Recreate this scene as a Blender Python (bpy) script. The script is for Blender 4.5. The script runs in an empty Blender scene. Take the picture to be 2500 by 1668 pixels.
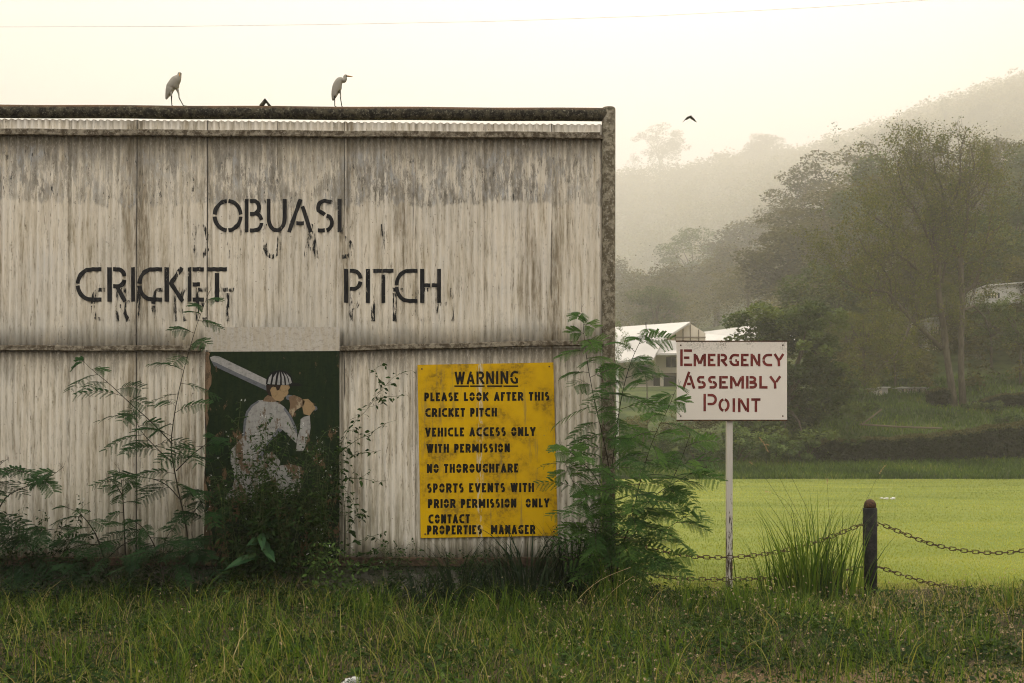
import bpy, bmesh, math, random
import numpy as np
from mathutils import Vector, Matrix
from mathutils.geometry import tessellate_polygon

SC = bpy.context.scene
COL = SC.collection
R = math.radians
PI = math.pi
rng = np.random.default_rng(7)
random.seed(7)

# ------------------------------------------------------------------ camera
EYE, HZ, FP = 1.45, 1115.0, 35.0/36.0*2500.0      # eye height, horizon row, focal length in photo pixels
cam = bpy.data.cameras.new("camera")
cam.lens = 35.0
cam.sensor_width = 36.0
cam.shift_y = (HZ-834.0)/2500.0
cam.clip_end = 3000.0
cam.dof.use_dof = True
cam.dof.focus_distance = 10.4
cam.dof.aperture_fstop = 4.5
camo = bpy.data.objects.new("camera", cam)
camo.location = (0, 0, EYE)
camo.rotation_euler = (R(90), 0, 0)
COL.objects.link(camo)
SC.camera = camo

# ------------------------------------------------------------------ sky, sun, exposure
SUN_EL, SUN_AZ = 38.0, 12.0                        # degrees; azimuth measured from +Y towards +X
w = bpy.data.worlds.new("World")
SC.world = w
w.use_nodes = True
nt = w.node_tree
nt.nodes.clear()
sky = nt.nodes.new("ShaderNodeTexSky")
sky.sky_type = 'NISHITA'
sky.sun_disc = False
sky.sun_elevation = R(SUN_EL)
sky.sun_rotation = R(SUN_AZ)
sky.air_density = 1.0
sky.dust_density = 8.0
sky.ozone_density = 1.0
hsv = nt.nodes.new("ShaderNodeHueSaturation")
hsv.inputs['Saturation'].default_value = 0.12
mul = nt.nodes.new("ShaderNodeMixRGB")
mul.blend_type = 'MULTIPLY'
mul.inputs[0].default_value = 1.0
mul.inputs[2].default_value = (1.0, 0.955, 0.83, 1)
bg = nt.nodes.new("ShaderNodeBackground")
bg.inputs['Strength'].default_value = 0.15
wo = nt.nodes.new("ShaderNodeOutputWorld")
nt.links.new(sky.outputs[0], hsv.inputs['Color'])
nt.links.new(hsv.outputs[0], mul.inputs[1])
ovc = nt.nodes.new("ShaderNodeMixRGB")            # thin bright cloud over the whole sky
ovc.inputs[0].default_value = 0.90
# an overcast sky is brighter overhead than at the horizon
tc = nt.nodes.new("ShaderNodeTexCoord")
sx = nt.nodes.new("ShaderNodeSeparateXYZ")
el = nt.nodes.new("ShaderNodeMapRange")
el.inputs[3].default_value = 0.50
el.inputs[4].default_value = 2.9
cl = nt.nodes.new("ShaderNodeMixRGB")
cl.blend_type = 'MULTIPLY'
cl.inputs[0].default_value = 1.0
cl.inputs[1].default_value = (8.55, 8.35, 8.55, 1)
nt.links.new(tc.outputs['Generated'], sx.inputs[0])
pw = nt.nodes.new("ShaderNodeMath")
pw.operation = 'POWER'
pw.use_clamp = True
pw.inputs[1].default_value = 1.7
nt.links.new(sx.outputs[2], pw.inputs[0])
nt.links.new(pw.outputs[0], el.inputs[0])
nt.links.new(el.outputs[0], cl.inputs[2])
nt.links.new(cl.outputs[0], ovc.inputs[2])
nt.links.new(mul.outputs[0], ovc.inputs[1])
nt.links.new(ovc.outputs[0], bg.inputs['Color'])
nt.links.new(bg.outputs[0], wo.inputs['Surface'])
sun = bpy.data.lights.new("sun", 'SUN')
sun.energy = 2.0
sun.angle = R(10)
sun.color = (1.0, 0.9, 0.72)
suno = bpy.data.objects.new("sun", sun)
suno.rotation_euler = (R(90-SUN_EL), 0, R(180-SUN_AZ))
suno.location = (20, 100, 90)
COL.objects.link(suno)
SC.view_settings.view_transform = 'Standard'
SC.view_settings.look = 'None'
SC.view_settings.exposure = 0.06
SC.view_settings.gamma = 1.0
SC.cycles.use_denoising = True
SC.cycles.filter_width = 1.05
SC.cycles.max_bounces = 6
SC.cycles.diffuse_bounces = 3
SC.cycles.transparent_max_bounces = 12
SC.cycles.volume_bounces = 1

# ------------------------------------------------------------------ helpers
def W(px, py, Y):
    """A point of the photo at distance Y."""
    return Vector(((px-1250.0)*Y/FP, Y, EYE-(py-HZ)*Y/FP))

def tag(o, label=None, cat=None, group=None, kind=None):
    if label: o["label"] = label
    if cat: o["category"] = cat
    if group: o["group"] = group
    if kind: o["kind"] = kind
    return o

def thing(name, label, cat, loc=(0, 0, 0), group=None):
    o = bpy.data.objects.new(name, None)
    o.empty_display_size = 0.2
    o.location = loc
    COL.objects.link(o)
    return tag(o, label, cat, group)

def root_loc(p):
    v = Vector((0, 0, 0))
    while p is not None:
        v = v+p.location
        p = p.parent
    return v

def obj(name, me, mat=None, parent=None, smooth=False):
    o = bpy.data.objects.new(name, me)
    COL.objects.link(o)
    if mat is not None and len(me.materials) == 0:
        for m in (mat if isinstance(mat, (list, tuple)) else [mat]):
            me.materials.append(m)
    if parent is not None:
        o.parent = parent
    if smooth:
        me.polygons.foreach_set("use_smooth", [True]*len(me.polygons))
    return o

def origin_of(parent):
    return root_loc(parent) if parent is not None else Vector((0, 0, 0))

class MB:
    """Collects shapes given in world coordinates; build() links them as ONE mesh."""
    def __init__(s):
        s.v = []; s.f = []; s.mi = []
    def add(s, vs, fs, mi=0):
        b = len(s.v)
        s.v += [tuple(p) for p in vs]
        for f in fs:
            s.f.append(tuple(b+i for i in f)); s.mi.append(mi)
        return s
    def box(s, c0, c1, mi=0, bev=0.0):
        x0, y0, z0 = c0; x1, y1, z1 = c1
        if bev > 0:
            bm = bmesh.new()
            bmesh.ops.create_cube(bm, size=1)
            for v in bm.verts:
                v.co = Vector(((x0+x1)/2+v.co.x*(x1-x0), (y0+y1)/2+v.co.y*(y1-y0), (z0+z1)/2+v.co.z*(z1-z0)))
            bmesh.ops.bevel(bm, geom=bm.edges[:], offset=bev, segments=2, profile=0.6, affect='EDGES')
            bm.verts.index_update()
            s.add([v.co for v in bm.verts], [[v.index for v in f.verts] for f in bm.faces], mi)
            bm.free()
            return s
        vs = [(x, y, z) for x in (x0, x1) for y in (y0, y1) for z in (z0, z1)]
        fs = [(0, 1, 3, 2), (4, 6, 7, 5), (0, 4, 5, 1), (2, 3, 7, 6), (0, 2, 6, 4), (1, 5, 7, 3)]
        return s.add(vs, fs, mi)
    def prism(s, pts, off, mi=0):
        """polygon pts (3-D) extruded by vector off"""
        n = len(pts)
        off = Vector(off)
        a = [Vector(p) for p in pts]
        b = [p+off for p in a]
        tri = tessellate_polygon([a])
        fs = [tuple(t) for t in tri]+[tuple(n+i for i in reversed(t)) for t in tri]
        fs += [(i, (i+1) % n, n+(i+1) % n, n+i) for i in range(n)]
        return s.add(a+b, fs, mi)
    def tube(s, pts, rad, n=6, mi=0, cap=True):
        v, f = tube(pts, rad, n, cap)
        return s.add(v, f, mi)
    def build(s, name, mat, parent=None, smooth=False):
        o0 = origin_of(parent)
        me = bpy.data.meshes.new(name)
        me.from_pydata([(x-o0.x, y-o0.y, z-o0.z) for x, y, z in s.v], [], s.f)
        ob = obj(name, me, mat, parent, smooth)
        if any(s.mi):
            me.polygons.foreach_set("material_index", s.mi)
        me.update()
        return ob

def tube(pts, rad, n=6, cap=True):
    pts = [Vector(p) for p in pts]
    if not isinstance(rad, (list, tuple, np.ndarray)):
        rad = [rad]*len(pts)
    V = []; F = []
    ref = None
    for i, p in enumerate(pts):
        d = (pts[min(i+1, len(pts)-1)]-pts[max(i-1, 0)])
        if d.length < 1e-9: d = Vector((0, 0, 1))
        d.normalize()
        if ref is None or abs(ref.dot(d)) > 0.95:
            ref = Vector((0, 1, 0)) if abs(d.y) < 0.8 else Vector((1, 0, 0))
        a = (ref-d*ref.dot(d)).normalized()
        ref = a
        b = d.cross(a)
        for k in range(n):
            t = 2*PI*k/n
            V.append(p+(a*math.cos(t)+b*math.sin(t))*rad[i])
    for i in range(len(pts)-1):
        for k in range(n):
            F.append((i*n+k, i*n+(k+1) % n, (i+1)*n+(k+1) % n, (i+1)*n+k))
    if cap:
        F.append(tuple(range(n-1, -1, -1)))
        F.append(tuple((len(pts)-1)*n+k for k in range(n)))
    return V, F

def quad_mesh(name, Q, tint=None):
    """Q (N,4,3) loose quads -> mesh with a per-face float attribute 'tint'"""
    Q = np.asarray(Q, dtype=np.float32)
    n = len(Q)
    me = bpy.data.meshes.new(name)
    me.vertices.add(n*4)
    me.vertices.foreach_set("co", Q.reshape(-1))
    me.loops.add(n*4)
    me.loops.foreach_set("vertex_index", np.arange(n*4, dtype=np.int32))
    me.polygons.add(n)
    me.polygons.foreach_set("loop_start", np.arange(0, n*4, 4, dtype=np.int32))
    if tint is None:
        tint = rng.random(n)
    a = me.attributes.new("tint", 'FLOAT', 'FACE')
    a.data.foreach_set("value", np.asarray(tint, dtype=np.float32))
    me.update(calc_edges=True)
    return me

def unit(v):
    return v/np.maximum(np.linalg.norm(v, axis=-1, keepdims=True), 1e-9)

def leaf_quads(P, size, up=0.5, aspect=0.6, g=None):
    """loose leaf cards (diamonds) at points P with random facing, partly turned upward"""
    g = g or rng
    n = len(P)
    nrm = g.normal(size=(n, 3)); nrm[:, 2] = np.abs(nrm[:, 2])+up
    nrm = unit(nrm)
    a = unit(np.cross(nrm, g.normal(size=(n, 3))))
    b = np.cross(nrm, a)
    s = (np.asarray(size)*g.uniform(0.6, 1.3, n))[:, None]
    return np.stack([P-a*s*.5, P-b*s*.5*aspect+a*s*.05, P+a*s*.5, P+b*s*.5*aspect+a*s*.05], axis=1)

def blades(P, ang, h, lean, wid, g=None, seg=3, sag=0.0):
    """grass blades: base points P, heading ang, height h, sideways reach lean*h; tapering strips"""
    g = g or rng
    n = len(P)
    hd = np.stack([np.cos(ang), np.sin(ang), np.zeros(n)], 1)
    sa = ang+PI/2+g.normal(0, .5, n)
    sd = np.stack([np.cos(sa), np.sin(sa), np.zeros(n)], 1)
    sp = []
    for i in range(seg+1):
        t = i/seg
        z = h*(t*(1+sag)-sag*1.15*t*t)
        sp.append(P+hd*(lean*h*(t**1.8))[:, None]+np.stack([np.zeros(n), np.zeros(n), z], 1))
    wd = [1.0, .9, .6, .3, .04] if seg == 4 else ([1.0, .85, .5, .04] if seg == 3 else [1.0, .7, .05])
    out = []
    for i in range(seg):
        w0 = (wid*wd[i]*.5)[:, None]; w1 = (wid*wd[i+1]*.5)[:, None]
        out.append(np.stack([sp[i]-sd*w0, sp[i]+sd*w0, sp[i+1]+sd*w1, sp[i+1]-sd*w1], 1))
    return np.concatenate(out, 0), seg

# ------------------------------------------------------------------ material building
class Mat:
    def __init__(s, name):
        s.m = bpy.data.materials.new(name)
        s.m.use_nodes = True
        s.t = s.m.node_tree
        s.t.nodes.clear()
        s.out = s.t.nodes.new("ShaderNodeOutputMaterial")
    def n(s, typ, **kw):
        nd = s.t.nodes.new("ShaderNode"+typ)
        for k, v in kw.items():
            setattr(nd, k, v)
        return nd
    def put(s, sock, v):
        if hasattr(v, "node"):
            s.t.links.new(v, sock)
        elif isinstance(v, (tuple, list)) and len(v) == 3 and sock.type == 'RGBA':
            sock.default_value = (*v, 1)
        else:
            sock.default_value = v
    def pos(s):
        return s.n("NewGeometry").outputs['Position']
    def oc(s):
        return s.n("TexCoord").outputs['Object']
    def sep(s, v):
        nd = s.n("SeparateXYZ"); s.put(nd.inputs[0], v)
        return nd.outputs
    def scale(s, v, sc, loc=(0, 0, 0)):
        nd = s.n("Mapping"); s.put(nd.inputs['Vector'], v)
        nd.inputs['Scale'].default_value = sc
        nd.inputs['Location'].default_value = loc
        return nd.outputs[0]
    def noise(s, v, scale=5, detail=6, rough=.6, dist=0):
        nd = s.n("TexNoise"); s.put(nd.inputs['Vector'], v)
        nd.inputs['Scale'].default_value = scale
        nd.inputs['Detail'].default_value = detail
        nd.inputs['Roughness'].default_value = rough
        nd.inputs['Distortion'].default_value = dist
        return nd.outputs[0]
    def vor(s, v, scale=5, feat='F1'):
        nd = s.n("TexVoronoi"); s.put(nd.inputs['Vector'], v)
        nd.feature = feat
        nd.inputs['Scale'].default_value = scale
        return nd.outputs['Distance']
    def math(s, op, a, b=0.0, c=None, clamp=False):
        nd = s.n("Math", operation=op, use_clamp=clamp)
        s.put(nd.inputs[0], a); s.put(nd.inputs[1], b)
        if c is not None: s.put(nd.inputs[2], c)
        return nd.outputs[0]
    def step(s, v, lo, hi, a=0.0, b=1.0):
        nd = s.n("MapRange", interpolation_type='SMOOTHSTEP'); nd.clamp = True
        s.put(nd.inputs[0], v)
        nd.inputs[1].default_value = lo; nd.inputs[2].default_value = hi
        nd.inputs[3].default_value = a; nd.inputs[4].default_value = b
        return nd.outputs[0]
    def mix(s, f, a, b, mode='MIX'):
        nd = s.n("MixRGB", blend_type=mode)
        s.put(nd.inputs[0], f); s.put(nd.inputs[1], a); s.put(nd.inputs[2], b)
        return nd.outputs[0]
    def ramp(s, f, stops):
        nd = s.n("ValToRGB"); s.put(nd.inputs[0], f)
        el = nd.color_ramp.elements
        while len(el) < len(stops): el.new(0.5)
        for e, (p, c) in zip(el, stops):
            e.position = p; e.color = (*c, 1)
        return nd.outputs[0]
    def attr(s, name):
        return s.n("Attribute", attribute_name=name).outputs['Fac']
    def rnd(s):
        return s.n("ObjectInfo").outputs['Random']
    def bump(s, h, strength=.3, dist=.01):
        nd = s.n("Bump"); s.put(nd.inputs['Height'], h)
        nd.inputs['Strength'].default_value = strength
        nd.inputs['Distance'].default_value = dist
        return nd.outputs[0]
    def surf(s, color, rough=.8, spec=.1, metal=0.0, normal=None, alpha=None, translucent=0.0, tcol=None):
        p = s.n("BsdfPrincipled")
        s.put(p.inputs['Base Color'], color)
        s.put(p.inputs['Roughness'], rough)
        s.put(p.inputs['Specular IOR Level'], spec)
        s.put(p.inputs['Metallic'], metal)
        if normal is not None: s.put(p.inputs['Normal'], normal)
        sh = p.outputs[0]
        if translucent > 0:
            tr = s.n("BsdfTranslucent"); s.put(tr.inputs['Color'], tcol if tcol is not None else color)
            mx = s.n("MixShader"); mx.inputs[0].default_value = translucent
            s.t.links.new(sh, mx.inputs[1]); s.t.links.new(tr.outputs[0], mx.inputs[2])
            sh = mx.outputs[0]
        if alpha is not None:
            tp = s.n("BsdfTransparent")
            mx = s.n("MixShader"); s.put(mx.inputs[0], alpha)
            s.t.links.new(tp.outputs[0], mx.inputs[1]); s.t.links.new(sh, mx.inputs[2])
            sh = mx.outputs[0]
        s.t.links.new(sh, s.out.inputs['Surface'])
        return s.m
# ------------------------------------------------------------------ materials
def wave_z(z, base, sd): return base+sd*z

def mat_sheet():
    m = Mat("weathered_painted_sheet")
    P = m.pos(); x, y, z = m.sep(P)
    r = m.rnd()
    st = m.noise(m.scale(P, (17, 1, 1.5)), 1.0, 8, .72)            # vertical streaks
    st2 = m.noise(m.scale(P, (48, 1, 5.0), (3, 0, 1)), 1.0, 7, .74)
    fine = m.noise(m.scale(P, (90, 40, 30)), 1.0, 4, .7)
    blot = m.noise(m.scale(P, (2.2, 1, 1.2)), 1.0, 5, .6)
    c = m.ramp(st, [(.33, (.34, .285, .185)), (.41, (.57, .50, .365)), (.53, (.70, .63, .485)), (.72, (.60, .555, .45))])
    c = m.mix(m.step(blot, .42, .72, 0, .3), c, (.44, .42, .36))
    run = m.noise(m.scale(P, (4.2, 1, .22), (2, 0, 7)), 1.0, 6, .62)
    c = m.mix(m.math('MULTIPLY', m.step(run, .53, .64), m.step(st2, .34, .6, .2, .9)), c, (.19, .145, .08))
    c = m.mix(m.math('MULTIPLY', m.step(st2, .52, .70), m.step(fine, .35, .6)), c, (.15, .12, .07))
    # a grime line under each rail, running down in drips
    def drip(ztop, length, amt):
        h = m.math('SUBTRACT', ztop, z)
        ln = m.math('MULTIPLY', m.step(st, .25, .75, .15, 1.6), length)
        d = m.math('DIVIDE', h, ln)
        inside = m.math('MULTIPLY', m.step(d, 0, 1.0, 1, 0), m.math('GREATER_THAN', h, -.03))
        return m.math('MULTIPLY', inside, amt)
    zt, zm = W(0, 338, YW).z, W(0, 856, YW).z
    f = m.math('MULTIPLY', drip(zt, .42, .95), m.step(fine, .2, .55, .55, 1))
    c = m.mix(f, c, (.085, .07, .042))
    f = m.math('MULTIPLY', drip(zm, .34, .9), m.step(fine, .2, .55, .5, 1))
    c = m.mix(f, c, (.10, .08, .048))
    # an old painted band that has weathered to grey patches
    zb0, zb1 = W(0, 500, YW).z, W(0, 378, YW).z
    edge = m.math('MULTIPLY', m.math('SUBTRACT', m.noise(m.scale(P, (14, 1, .6)), 1, 4, .6), .5), .22)
    ze = m.math('ADD', m.math('ADD', z, edge), m.math('MULTIPLY', m.math('SUBTRACT', r, .5), .10))
    band = m.math('MULTIPLY', m.step(ze, zb0-.02, zb0+.02), m.step(ze, zb1-.05, zb1+.12, 1, 0))
    pn = m.noise(m.scale(P, (17, 1, 3.6), (7, 0, 2)), 1, 12, .82)
    pw = m.math('MULTIPLY', m.math('MULTIPLY', m.step(pn, .475, .515), m.step(blot, .36, .58, .45, 1)), band)
    c = m.mix(m.math('MULTIPLY', pw, .9), c, m.ramp(m.noise(m.scale(P, (20, 1, 7), (1, 2, 3)), 1, 6, .7),
              [(.34, (.10, .09, .07)), (.48, (.25, .225, .175)), (.66, (.36, .36, .33))]))
    bl = m.math('MULTIPLY', m.step(m.noise(m.scale(P, (34, 1, 7), (11, 0, 5)), 1, 6, .75), .60, .66), band)
    c = m.mix(bl, c, (.05, .048, .042))
    # greenish damp and blue-grey wash low on the upper sheets
    zl0, zl1 = W(0, 850, YW).z, W(0, 730, YW).z
    low = m.math('MULTIPLY', m.step(z, zl0, zl1, 1, 0), m.math('GREATER_THAN', z, zl0))
    c = m.mix(m.math('MULTIPLY', low, m.step(blot, .40, .62, 0, .45)), c, (.32, .325, .29))
    # algae near the foot
    foot = m.step(z, .35, 1.5, 1, 0)
    c = m.mix(m.math('MULTIPLY', foot, m.step(st, .35, .65, .75, .1)), c, (.17, .16, .10))
    c = m.mix(m.step(r, 0, 1, 0, .18), c, (.40, .36, .26))
    val = m.attr("valley")
    c = m.mix(m.math('MULTIPLY', m.math('MULTIPLY', m.step(val, .2, 1), m.step(st2, .36, .6)), m.step(z, 2.2, 2.7, .6, .3)), c, (.20, .175, .115))
    sm = m.attr("seam")
    sw = m.math('MULTIPLY', m.step(sm, .005, .012, 1, 0), m.step(m.noise(m.scale(P, (1, 1, 3)), 1, 4, .6), .25, .45, .7, 1))
    c = m.mix(m.math('MULTIPLY', m.step(sm, .0, .09, .55, 0), m.step(st2, .40, .6)), c, (.17, .145, .095))
    c = m.mix(sw, c, (.035, .03, .022))
    sp = m.noise(m.scale(P, (38, 10, 34)), 1, 2, .5)
    c = m.mix(m.step(sp, .70, .74, 0, .75), c, (.12, .095, .06))
    return m.surf(c, .85, .05, normal=m.bump(m.math('ADD', fine, st2), .25, .004))

def mat_lichen(name, base, dark, pale, amt=.5, rust=None, drips=False):
    m = Mat(name)
    P = m.pos()
    a = m.noise(P, 14, 7, .7); b = m.noise(P, 45, 5, .7); d = m.noise(m.scale(P, (4, 4, 4), (5, 1, 2)), 1, 5, .6)
    c = m.mix(m.step(a, .42, .6), dark, base)
    c = m.mix(m.math('MULTIPLY', m.step(b, .56, .64), amt), c, pale)
    c = m.mix(m.step(b, .40, .33), c, tuple(v*.35 for v in dark))
    if rust:
        nz = m.sep(m.n("NewGeometry").outputs['Normal'])[2]
        c = m.mix(m.math('MULTIPLY', m.step(nz, .2, .8), m.step(d, .35, .6, .25, .95)), c, rust)
    if drips:                                  # bird droppings running down
        e = m.noise(m.scale(P, (9, 1, 1.6), (3, 0, 1)), 1, 4, .55)
        c = m.mix(m.step(e, .715, .735, 0, .9), c, (.62, .6, .54))
    return m.surf(c, .9, .05, normal=m.bump(m.math('ADD', a, b), .6, .008))

def mat_flaky(name, col, keep=.5, stretch=2.0, scale=26, col2=None, soft=.03):
    """old paint: parts of it are gone and the surface behind shows"""
    m = Mat(name)
    P = m.pos()
    a = m.noise(m.scale(P, (scale, scale, scale/stretch)), 1, 8, .72)
    big = m.noise(m.scale(P, (3, 3, 2.2), (4, 2, 1)), 1, 3, .5)
    v = m.math('ADD', a, m.math('MULTIPLY', m.math('SUBTRACT', big, .5), .5))
    al = m.step(v, 1-keep-soft, 1-keep+soft)
    c = col
    if col2:
        c = m.mix(m.step(m.noise(m.scale(P, (14, 14, 10), (9, 9, 9)), 1, 4, .6), .3, .7), col, col2)
    return m.surf(c, .7, .05, alpha=al)

def mat_paint(name, col, wear=(.13, .085, .05), amt=.45, col2=None, sc=1.0, brush=None):
    """paint on board, flaked to brown in places and dirty"""
    m = Mat(name)
    P = m.pos(); x, y, z = m.sep(P)
    a = m.noise(m.scale(P, (6.5*sc, 6.5, 3.2*sc)), 1, 9, .76)
    low = m.step(z, .5, 2.3, .09, 0)
    v = m.math('ADD', a, low)
    c = col
    if col2:
        c = m.mix(m.step(m.noise(m.scale(P, (30, 30, 6)), 1, 5, .65), .35, .65), col, col2)
    if brush:                                  # dry brush strokes across the board
        c = m.mix(m.step(m.noise(m.scale(P, (2.4, 1, 34), (5, 0, 3)), 1, 6, .65), .5, .68, 0, .8), c, brush)
    c = m.mix(m.step(m.noise(m.scale(P, (22, 22, 30)), 1, 8, .78), .48, .66, 0, .6), c, tuple(q*.45 for q in col))
    c = m.mix(m.step(v, 1.0-amt, 1.03-amt), c, wear)
    return m.surf(c, .75, .05)

def mat_yellow():
    m = Mat("yellow_sign_paint")
    P = m.pos()
    a = m.noise(P, 3.2, 6, .65); b = m.noise(P, 22, 6, .7)
    s = m.noise(m.scale(P, (16, 1, 1.4)), 1, 6, .7)
    c = m.mix(m.step(a, .35, .7), (.57, .338, .002), (.43, .245, .003))
    c = m.mix(m.math('MULTIPLY', m.step(a, .48, .62), m.step(b, .42, .6, 0, .65)), c, (.13, .085, .012))
    c = m.mix(m.step(s, .56, .68, 0, .6), c, (.22, .155, .04))
    c = m.mix(m.step(b, .68, .72, 0, .8), c, (.16, .14, .09))
    g = m.noise(m.scale(P, (60, 1, 9)), 1, 5, .7)
    x, y, z = m.sep(P)
    xc = W(1172, 0, YW).x
    line = m.step(m.math('ABSOLUTE', m.math('SUBTRACT', x, xc)), .0, .05, 1, 0)
    c = m.mix(m.math('MULTIPLY', line, m.step(g, .5, .58, 0, .85)), c, (.50, .47, .36))
    return m.surf(c, .75, .08, normal=m.bump(b, .1, .003))

def mat_white_board():
    m = Mat("white_sign_paint")
    P = m.pos(); x, y, z = m.sep(P)
    a = m.noise(P, 4, 5, .6); b = m.noise(P, 60, 5, .75)
    c = m.mix(a, (.62, .555, .445), (.70, .64, .53))
    zt = W(0, 833, 10.9).z
    top = m.step(m.math('SUBTRACT', zt, z), 0, .17, 1, 0)
    f = m.math('MULTIPLY', m.math('MULTIPLY', top, m.step(a, .38, .62, .1, .9)), m.step(b, .44, .62))
    c = m.mix(f, c, (.13, .115, .07))
    c = m.mix(m.step(b, .66, .72, 0, .5), c, (.30, .26, .18))
    return m.surf(c, .6, .05)

def mat_wood_white():
    m = Mat("flaking_white_wood")
    P = m.pos(); x, y, z = m.sep(P)
    a = m.noise(m.scale(P, (40, 40, 5)), 1, 6, .7)
    low = m.step(z, .4, 1.4, .2, 0)
    c = m.mix(m.noise(m.scale(P, (70, 70, 3)), 1, 4, .6), (.40, .36, .28), (.60, .55, .46))
    c = m.mix(m.step(m.math('ADD', a, low), .66, .70), c, (.06, .045, .03))
    return m.surf(c, .8, .05, normal=m.bump(a, .3, .003))

def mat_metal(name, c1, c2, sc=30, rough=.7):
    m = Mat(name)
    P = m.pos()
    a = m.noise(P, sc, 6, .7)
    return m.surf(m.mix(m.step(a, .42, .62), c1, c2), rough, .12, normal=m.bump(a, .3, .002))

def mat_leaf(name, dark, mid, light, tr=.35, rough=.7, spec=.07):
    m = Mat(name)
    t = m.attr("tint")
    c = m.ramp(t, [(.0, dark), (.5, mid), (1.0, light)])
    tc = m.mix(1.0, c, (1.5, 1.35, .6), 'MULTIPLY')
    return m.surf(c, rough, spec, translucent=tr, tcol=tc)

def mat_grass(name, tr=.4):
    m = Mat(name)
    t = m.attr("tint")
    c = m.ramp(t, [(.0, (.012, .024, .006)), (.35, (.034, .066, .009)), (.60, (.10, .16, .018)), (.78, (.215, .215, .042)), (.92, (.33, .25, .085)), (1.0, (.46, .37, .20))])
    tc = m.mix(1.0, c, (1.3, 1.3, .7), 'MULTIPLY')
    return m.surf(c, .65, .08, translucent=tr, tcol=tc)

def mat_plain(name, col, rough=.8, var=.15, sc=3, spec=.08):
    m = Mat(name)
    a = m.noise(m.pos(), sc, 5, .6)
    return m.surf(m.mix(a, tuple(c*(1-var*1.5) for c in col), tuple(min(1, c*(1+var*1.5)) for c in col)), rough, spec)

def mat_ground():
    m = Mat("ground_soil")
    P = m.pos(); x, y, z = m.sep(P)
    a = m.noise(P, .9, 6, .6); b = m.noise(P, 14, 6, .7); f = m.noise(P, 70, 4, .7)
    soil = m.mix(m.step(b, .3, .7), (.045, .033, .018), (.085, .062, .034))
    red = m.mix(m.step(f, .4, .6), (.11, .065, .038), (.20, .13, .075))
    edge = m.math('ADD', y, m.math('MULTIPLY', m.math('SUBTRACT', a, .5), 1.2))
    bare = m.math('MULTIPLY', m.step(edge, 6.55, 6.8, 1, 0), m.step(x, .9, 1.5))
    c = m.mix(bare, soil, red)
    far = m.mix(m.step(m.noise(P, .35, 7, .65), .38, .62), (.026, .044, .010), (.080, .10, .025))
    far = m.mix(m.step(m.noise(P, 3.0, 6, .7), .52, .7, 0, .7), far, (.10, .085, .04))
    c = m.mix(m.step(y, 60, 63), c, far)
    return m.surf(c, .95, .1, normal=m.bump(m.math('ADD', b, f), .5, .02))

def mat_pitch():
    m = Mat("mown_grass")
    P = m.pos(); x, y, z = m.sep(P)
    a = m.noise(m.scale(P, (.10, .42, 1)), 1, 6, .66); b = m.noise(m.scale(P, (.35, .8, 1)), 1, 6, .7); f = m.noise(P, 38, 5, .75)
    c = m.ramp(a, [(.30, (.125, .158, .032)), (.5, (.198, .228, .048)), (.70, (.26, .275, .07))])
    c = m.mix(m.step(b, .45, .7, 0, .45), c, (.33, .29, .055))
    c = m.mix(m.step(f, .42, .62, .4, 0), c, (.12, .16, .016))
    return m.surf(c, .9, .1, normal=m.bump(m.math('ADD', f, b), .8, .03), translucent=.0)

def mat_bark(name, c1, c2):
    m = Mat(name)
    P = m.oc()
    a = m.noise(m.scale(P, (6, 6, 1.5)), 1, 6, .7)
    return m.surf(m.mix(m.step(a, .35, .65), c1, c2), .9, .1, normal=m.bump(a, .5, .02))

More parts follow.
